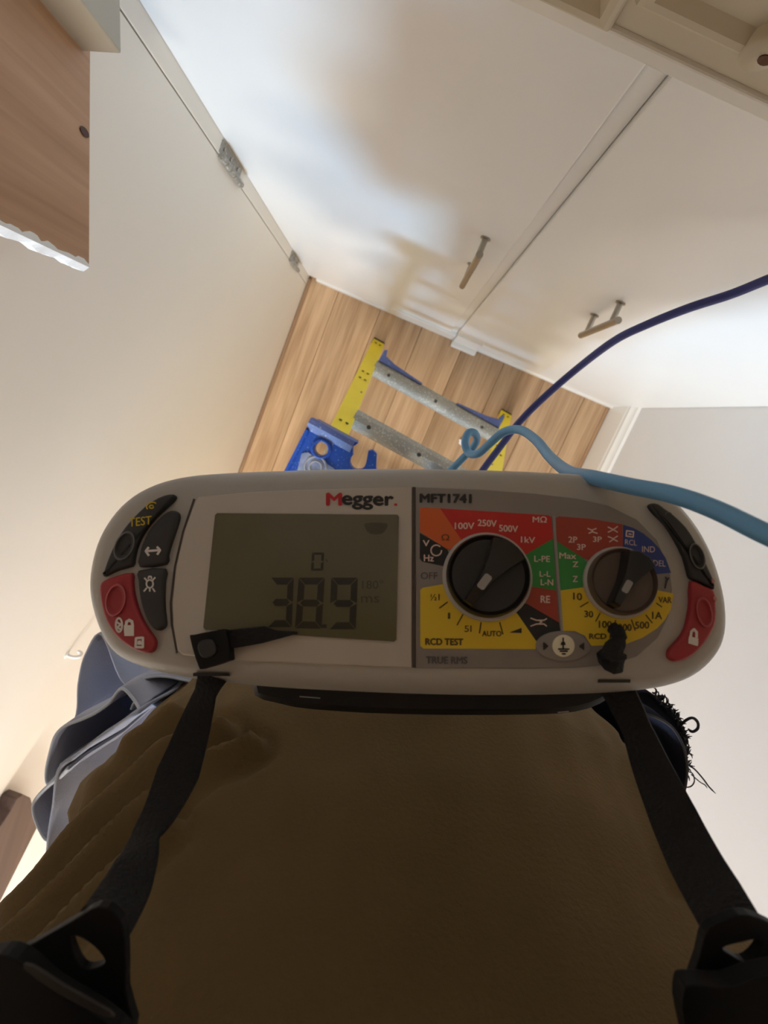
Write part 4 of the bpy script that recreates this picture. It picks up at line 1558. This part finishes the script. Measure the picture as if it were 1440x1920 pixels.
# cloth creases on the left flank, traced as polylines in the picture and raised on the cloth
CREASES = [([(-60, 1800), (60, 1690), (160, 1580), (250, 1490), (330, 1420), (430, 1375)], 26, 0.013),
           ([(10, 1800), (110, 1690), (210, 1590), (290, 1520), (390, 1440), (480, 1395)], 26, 0.011),
           ([(110, 1560), (180, 1480), (260, 1410), (350, 1350)], 20, 0.01),
           ([(90, 1790), (190, 1680), (270, 1600), (330, 1550)], 28, 0.008),
           ([(140, 1500), (215, 1430), (300, 1375), (380, 1340)], 16, 0.006),
           ([(1190, 1420), (1235, 1520), (1290, 1650)], 30, 0.008)]


def seg_dist(p, a, b):
    ax, ay = a
    bx, by = b
    dx, dy = bx - ax, by - ay
    t = max(0, min(1, ((p[0] - ax) * dx + (p[1] - ay) * dy) / (dx * dx + dy * dy)))
    return math.hypot(p[0] - ax - dx * t, p[1] - ay - dy * t), t


def shirt_pt(th, d):
    hw, fb, bb_, sh = interp_rows(d)
    cb = (fb + bb_) / 2
    hd = (bb_ - fb) / 2
    c, s = math.cos(th), math.sin(th)
    e = 0.93
    r = hw * (abs(c) ** e) * (1 if c >= 0 else -1)
    b = cb - hd * (abs(s) ** e) * (1 if s >= 0 else -1)
    return body(CR + sh + r, b, d)


NT, ND = 340, 250
V = []
for j in range(ND + 1):
    d = -0.115 + (0.655) * j / ND
    for k in range(NT):
        th = 2 * math.pi * k / NT
        p = shirt_pt(th, d)
        n = R_HAT * math.cos(th) + F_HAT * math.sin(th)
        disp = 0.0012 * math.sin(31 * th + 9 * d) * sm(0.1, 0.4, d) + 0.004 * math.sin(5 * th + 26 * d) * sm(0.36, 0.5, d) + 0.0015 * math.sin(7 * th + 14 * d + 1)
        if 0.05 < d < 0.5 and math.sin(th) > -0.4:
            q = project(p)
            for (pl_, wd, am) in CREASES:
                wd *= 0.8
                best = min(seg_dist(q, pl_[i], pl_[i + 1])[0] for i in range(len(pl_) - 1))
                if best < wd * 2.2:
                    disp += am * math.exp(-(best / (wd * 0.62)) ** 2) - am * 0.35 * math.exp(-((best - wd * 1.3) / (wd * 0.6)) ** 2)
        V.append(p + n * disp)
F = []
for j in range(ND):
    for k in range(NT):
        k2 = (k + 1) % NT
        F.append((j * NT + k, j * NT + k2, (j + 1) * NT + k2, (j + 1) * NT + k))
shirt = mk('tshirt', V, F, SHIRT, person, True)
sol = shirt.modifiers.new('thickness', 'SOLIDIFY')
sol.thickness = 0.0025
sol.offset = -1
# hem band stitched at the bottom edge
hem = []
for dd, off in ((0.525, 0.0016), (0.525, 0.0032), (0.541, 0.0032), (0.541, 0.0016)):
    hem.append([shirt_pt(2 * math.pi * k / 120, min(dd, 0.54)) + (R_HAT * math.cos(2 * math.pi * k / 120) + F_HAT * math.sin(2 * math.pi * k / 120)) * (off + 0.004) - Vector((0, 0, dd - min(dd, 0.54))) for k in range(120)])
v, f = loft_vf(hem + [hem[0]], False, False)
mk('hem', v, f, SHIRT, shirt, True, auto=40)


def ring3(c, ax, ay, ra, rb, n=20):
    return [c + ax * ra * math.cos(2 * math.pi * k / n) + ay * rb * math.sin(2 * math.pi * k / n) for k in range(n)]


def limb_rings(pts, rads, n=20):
    P = [Vector(p) for p in pts]
    out = []
    t0 = (P[1] - P[0]).normalized()
    a = t0.cross(Vector((0.3, 0.9, 0.2))).normalized()
    for i in range(len(P)):
        t = (P[min(i + 1, len(P) - 1)] - P[max(i - 1, 0)]).normalized()
        a = (a - t * a.dot(t)).normalized()
        b = t.cross(a)
        r = rads[i]
        out.append(ring3(P[i], a, b, r, r, n))
    return out


# arms are raised to the overhead cupboard, above the picture
SHO = {-1: body(CR - 0.185, 0.335, -0.015), 1: body(CR + 0.185, 0.335, -0.015)}
ELB = {-1: body(-0.345, 0.25, -0.215), 1: body(0.345, 0.25, -0.215)}
WRI = {-1: body(-0.20, 0.02, -0.33), 1: body(0.20, 0.02, -0.33)}
for s in (-1, 1):
    up = (ELB[s] - SHO[s])
    P = [SHO[s] - up * 0.22, SHO[s] + up * 0.1, SHO[s] + up * 0.35, SHO[s] + up * 0.66]
    v, f = loft_vf(limb_rings(P, [0.078, 0.080, 0.074, 0.068], 24), True, False)
    o = mk('sleeve', v, f, SHIRT, shirt, True)
    sl = o.modifiers.new('thickness', 'SOLIDIFY')
    sl.thickness = 0.002

# body: head, neck, trunk, arms and hands as one skinned mesh
vs, es, rs = [], [], []


def nv(p, r, prev=None):
    vs.append(Vector(p))
    rs.append(r)
    if prev is not None:
        es.append((prev, len(vs) - 1))
    return len(vs) - 1


pel = nv(body(CR, 0.32, 0.50), 0.075)
ab = nv(body(CR, 0.315, 0.30), 0.085, pel)
ch = nv(body(CR, 0.325, 0.08), 0.10, ab)
nb = nv(body(CR, 0.345, -0.08), 0.058, ch)
nt_ = nv(body(CR, 0.285, -0.155), 0.055, nb)
hd1 = nv(body(CR, 0.235, -0.205), 0.078, nt_)
hd2 = nv(body(CR, 0.225, -0.275), 0.088, hd1)
hd3 = nv(body(CR, 0.240, -0.335), 0.066, hd2)
for s in (-1, 1):
    a0 = nv(SHO[s], 0.056, ch)
    a1 = nv(SHO[s].lerp(ELB[s], 0.5), 0.047, a0)
    a2 = nv(ELB[s], 0.039, a1)
    a3 = nv(ELB[s].lerp(WRI[s], 0.35), 0.040, a2)
    a4 = nv(WRI[s], 0.026, a3)
    palm = nv(WRI[s] + R_HAT * (-s * 0.035) + F_HAT * 0.03 + Vector((0, 0, 0.006)), 0.026, a4)
    pend = nv(WRI[s] + R_HAT * (-s * 0.060) + F_HAT * 0.052 + Vector((0, 0, 0.008)), 0.022, palm)
    for q in range(4):
        base_ = vs[pend] + F_HAT * (0.022 - 0.015 * q) + R_HAT * (-s * 0.004)
        k0 = nv(base_, 0.010, pend)
        k1 = nv(base_ + R_HAT * (-s * (0.020 + 0.003 * (1.5 - abs(q - 1.3)))) + Vector((0, 0, 0.010)), 0.0088, k0)
        k2 = nv(vs[k1] + R_HAT * (-s * 0.012) + Vector((0, 0, -0.012)), 0.0078, k1)
    t1 = nv(vs[palm] + F_HAT * -0.022 + R_HAT * (-s * 0.012) + Vector((0, 0, 0.014)), 0.011, palm)
    t2 = nv(vs[t1] + R_HAT * (-s * 0.026) + F_HAT * -0.004 + Vector((0, 0, 0.010)), 0.0095, t1)
    t3 = nv(vs[t2] + R_HAT * (-s * 0.020) + F_HAT * 0.004, 0.008, t2)
inv = person.matrix_basis.inverted()
me = bpy.data.meshes.new('body')
me.from_pydata([tuple(inv @ p) for p in vs], es, [])
me.materials.append(SKIN)
bodyo = new_obj('body', me, person)
sk = bodyo.modifiers.new('skin', 'SKIN')
for i, r in enumerate(rs):
    me.skin_vertices[0].data[i].radius = (r, r)
me.skin_vertices[0].data[0].use_root = True
sk.use_smooth_shade = True
sub = bodyo.modifiers.new('sub', 'SUBSURF')
sub.levels = sub.render_levels = 1
# hair cap and face
hc = body(CR, 0.240, -0.28)
rings = []
for (a, r) in ((-20, 1.0), (0, 1.02), (25, 0.95), (50, 0.70), (72, 0.35), (86, 0.08)):
    t = math.radians(a)
    rings.append(ring3(hc + Vector((0, 0, 0.118 * math.sin(t))) - F_HAT * 0.008, R_HAT, F_HAT, 0.086 * r, 0.100 * r, 24))
v, f = loft_vf(rings, False, True)
mk('hair', v, f, HAIR, bodyo, True)
fc = body(CR, 0.142, -0.25)
rings = [ring3(fc + F_HAT * dz + Vector((0, 0, zz)), R_HAT, Vector((0, 0, 1)), rx, rz, 12) for (dz, zz, rx, rz) in ((-0.01, 0, 0.016, 0.026), (0.008, -0.004, 0.013, 0.02), (0.020, -0.010, 0.008, 0.010))]
v, f = loft_vf(rings)
mk('nose', v, f, SKIN, bodyo, True)
for s in (-1, 1):
    ec = body(CR + s * 0.032, 0.149, -0.275)
    rings = [ring3(ec + F_HAT * (0.012 * math.sin(t)), R_HAT, Vector((0, 0, 1)), 0.014 * math.cos(t), 0.009 * math.cos(t), 12) for t in [math.radians(a) for a in (-40, 0, 30, 60, 85)]]
    v, f = loft_vf(rings)
    mk('eye', v, f, mat('eye_white', rgb(220, 214, 208), 0.3), bodyo, True)
    ec = body(CR + s * 0.088, 0.240, -0.26)
    rings = [ring3(ec + R_HAT * (s * dz), F_HAT, Vector((0, 0, 1)), 0.018 * k_, 0.032 * k_, 14) for (dz, k_) in ((-0.006, 0.8), (0.004, 1.0), (0.010, 0.9), (0.006, 0.5))]
    v, f = loft_vf(rings)
    mk('ear', v, f, SKIN, bodyo, True)
mc_ = body(CR, 0.152, -0.21)
rings = [ring3(mc_ + F_HAT * dz, R_HAT, Vector((0, 0, 1)), rx, rz, 14) for (dz, rx, rz) in ((-0.006, 0.026, 0.010), (0.006, 0.022, 0.008), (0.010, 0.012, 0.004))]
v, f = loft_vf(rings)
mk('mouth', v, f, mat('lips', rgb(168, 104, 92), 0.5), bodyo, True)

# trousers: seat and two legs
tr_rows = [(0.42, .184, .238, .400), (0.47, .190, .235, .404), (0.52, .192, .228, .415), (0.58, .196, .225, .42), (0.64, .198, .228, .42)]
rings = []
for (d, hw, fb, bb_) in tr_rows:
    cb, hd = (fb + bb_) / 2, (bb_ - fb) / 2
    rings.append([body(CR - 0.01 + hw * math.cos(t) * (abs(math.cos(t)) ** -0.15 if abs(math.cos(t)) > 1e-3 else 1), cb - hd * math.sin(t), d) for t in [2 * math.pi * k / 48 for k in range(48)]])
v1 = loft_vf(rings, True, True)
legs = []
for s in (-1, 1):
    P = [body(CR - 0.015 + s * 0.092, 0.325, 0.58), body(CR - 0.02 + s * 0.095, 0.315, 0.72), body(CR - 0.022 + s * 0.097, 0.335, 0.95), body(CR - 0.02 + s * 0.095, 0.345, 1.12), body(CR - 0.02 + s * 0.093, 0.35, 1.30)]
    legs.append(loft_vf(limb_rings(P, [0.100, 0.098, 0.084, 0.078, 0.076], 28)))
v, f = join_vf(v1, *legs)
trs = mk('trousers', v, f, DENIM, person, True, auto=60)
# boots on the tread
for s in (-1, 1):
    c = body(CR - 0.02 + s * 0.093, 0.335, 0)
    c.z = 0.6155
    prof = [(0.125, 0.030, 0.020), (0.115, 0.042, 0.045), (0.06, 0.046, 0.065), (0.0, 0.044, 0.105), (-0.05, 0.044, 0.13), (-0.095, 0.040, 0.13), (-0.105, 0.030, 0.10)]
    rings = []
    for (fx, hw, hh) in prof:
        cc = c + F_HAT * fx
        rings.append([cc + R_HAT * a + Vector((0, 0, b)) for (a, b) in ((-hw, 0.012), (-hw * 0.95, hh * 0.55), (-hw * 0.55, hh), (hw * 0.55, hh), (hw * 0.95, hh * 0.55), (hw, 0.012))])
    v, f = loft_vf(rings)
    b_ = mk('boot', v, f, BOOT, person, True, auto=60)
    rings = [[c + F_HAT * fx + R_HAT * a + Vector((0, 0, b)) for (a, b) in ((-hw * 1.05, 0), (-hw * 1.05, 0.0125), (hw * 1.05, 0.0125), (hw * 1.05, 0))] for (fx, hw, hh) in prof]
    v, f = loft_vf(rings)
    mk('sole', v, f, SOLE, b_)


# holster pockets flaring out at the left hip: open pouches hanging below their rims
def pouch(name, rim_px, drop, squeeze, toward, m, parent, seam=True, seam_r=0.0016):
    pts = catmull([at_z(a, b, EYE - d) for (a, b, d) in rim_px] , 6)
    cen = sum(pts, Vector()) / len(pts)
    rings = [pts]
    for (k, sq) in ((0.12, 0.02), (0.35, 0.10), (0.7, squeeze * 0.7), (1.0, squeeze)):
        rings.append([p.lerp(Vector((toward.x, toward.y, p.z)), sq) - Vector((0, 0, drop * k)) for p in pts])
    n = len(pts)
    V, F = [], []
    for r in rings:
        V += r
    for i in range(len(rings) - 1):
        for k in range(n - 1):
            F.append((i * n + k, i * n + k + 1, (i + 1) * n + k + 1, (i + 1) * n + k))
    o = mk(name, V, F, m, parent, True, auto=70)
    so = o.modifiers.new('thickness', 'SOLIDIFY')
    so.thickness = 0.003
    so.offset = 0
    if seam:
        v, f = tube_vf(pts, seam_r, 8)
        mk('bound_edge', v, f, SEAM, o, True)
    return o


hipL = body(CR - 0.10, 0.34, 0)
# thigh cloth seen beside the tester
pouch('pocket_cloth', [(300, 1262, .545), (235, 1284, .545), (190, 1190, .62), (160, 1228, .60), (147, 1282, .575), (141, 1350, .55), (100, 1420, .53), (92, 1500, .515), (88, 1640, .49)], 0.22, 0.3, hipL, DENIM, trs, False)
pouch('holster_pocket', [(262, 1330, .46), (250, 1310, .468), (228, 1291, .475), (205, 1318, .475), (178, 1337, .475), (150, 1350, .475), (122, 1361, .475), (104, 1380, .473), (94, 1412, .47), (87, 1448, .465), (91, 1470, .46), (110, 1450, .462), (116, 1432, .464)], 0.20, 0.22, hipL, DENIM, trs)
pouch('holster_pocket', [(128, 1440, .440), (112, 1458, .442), (90, 1474, .445), (72, 1492, .445), (63, 1508, .443), (64, 1528, .440), (74, 1555, .436), (88, 1575, .432), (100, 1560, .436)], 0.18, 0.22, hipL, DENIM, trs)
pouch('pocket_front', [(262, 1334, .445), (235, 1350, .445), (205, 1372, .445), (170, 1395, .444), (140, 1420, .443), (112, 1440, .442), (104, 1470, .438), (100, 1510, .434), (92, 1560, .43), (86, 1625, .42)], 0.16, 0.18, hipL, DENIM, trs, False)
# belt edge peeping out under the tester
pouch('waistband', [(238, 1290, .50), (262, 1275, .50), (300, 1268, .50), (345, 1275, .50), (400, 1290, .50), (450, 1310, .50), (490, 1330, .50)], 0.10, 0.05, hipL, DENIM, trs, True, 0.0013)
pouch('belt_loop', [(246, 1330, .482), (252, 1318, .482), (266, 1313, .482), (284, 1318, .482), (296, 1326, .482)], 0.06, 0.05, hipL, DENIM, trs, True, 0.0012)
# right hip: dark pocket and frayed edge
hipR = body(CR + 0.10, 0.34, 0)
rp = pouch('dark_pocket', [(1150, 1296, .44), (1182, 1306, .44), (1196, 1332, .44), (1230, 1345, .438), (1258, 1362, .436), (1278, 1392, .43), (1287, 1425, .425), (1287, 1460, .42), (1278, 1488, .415), (1250, 1470, .415)], 0.2, 0.25, hipR, NAVYC, trs, True, 0.0012)
rp.children[0].data.materials.clear()
rp.children[0].data.materials.append(mat('dark_seam', rgb(52, 50, 54), 0.8))
pouch('dark_lining', [(1180, 1300, .47), (1215, 1300, .47), (1238, 1318, .465), (1262, 1345, .455), (1284, 1390, .445), (1284, 1440, .44)], 0.15, 0.2, hipR, NAVYC, trs, False)
# frayed threads: each strand its own curl
FR = mat('black_thread', rgb(22, 20, 24), 0.9)
rnd = random.Random(11)
V, F = [], []
spine = [(1222, 1298), (1240, 1316), (1258, 1336), (1270, 1358), (1280, 1384), (1286, 1410), (1284, 1450)]
for i in range(150):
    t = rnd.random() ** 0.9 * (len(spine) - 1.001)
    k = int(t)
    a = Vector(spine[k]).lerp(Vector(spine[k + 1]), t - k)
    ang = math.radians(rnd.uniform(-75, 30))
    ln = rnd.uniform(7, 20)
    curl = rnd.uniform(-3.0, 3.0)
    pts = []
    p = a.copy()
    dd = 0.447 + rnd.uniform(-0.006, 0.004)
    for q in range(7):
        pts.append(at_z(p.x, p.y, EYE - dd))
        p = p + Vector((math.cos(ang), math.sin(ang))) * ln / 6
        ang += curl / 6
        dd += rnd.uniform(-0.001, 0.001)
    vf = tube_vf(pts, [0.0007] * 5 + [0.0005, 0.0003], 4)
    n = len(V)
    V += vf[0]
    F += [tuple(x + n for x in y) for y in vf[1]]
fray = mk('frayed_threads', V, F, FR, rp, True)
fray['kind'] = 'stuff'
for (pl_, r_) in (([(1272, 1366), (1284, 1352), (1298, 1346), (1308, 1354), (1308, 1366), (1298, 1372), (1290, 1366)], 0.0013),
                  ([(1288, 1434), (1302, 1442), (1318, 1460), (1330, 1476), (1342, 1488)], 0.0007), ([(1286, 1446), (1298, 1450), (1302, 1464), (1296, 1474), (1284, 1476), (1278, 1470)], 0.0006),
                  ([(1296, 1452), (1312, 1466), (1322, 1472), (1326, 1478)], 0.0005)):
    pts = catmull([at_z(a, b, EYE - 0.445) for (a, b) in pl_], 5)
    v, f = tube_vf(pts, [r_] * (len(pts) - 3) + [r_ * 0.7, r_ * 0.5, r_ * 0.3], 6)
    mk('loose_thread', v, f, FR, rp, True)
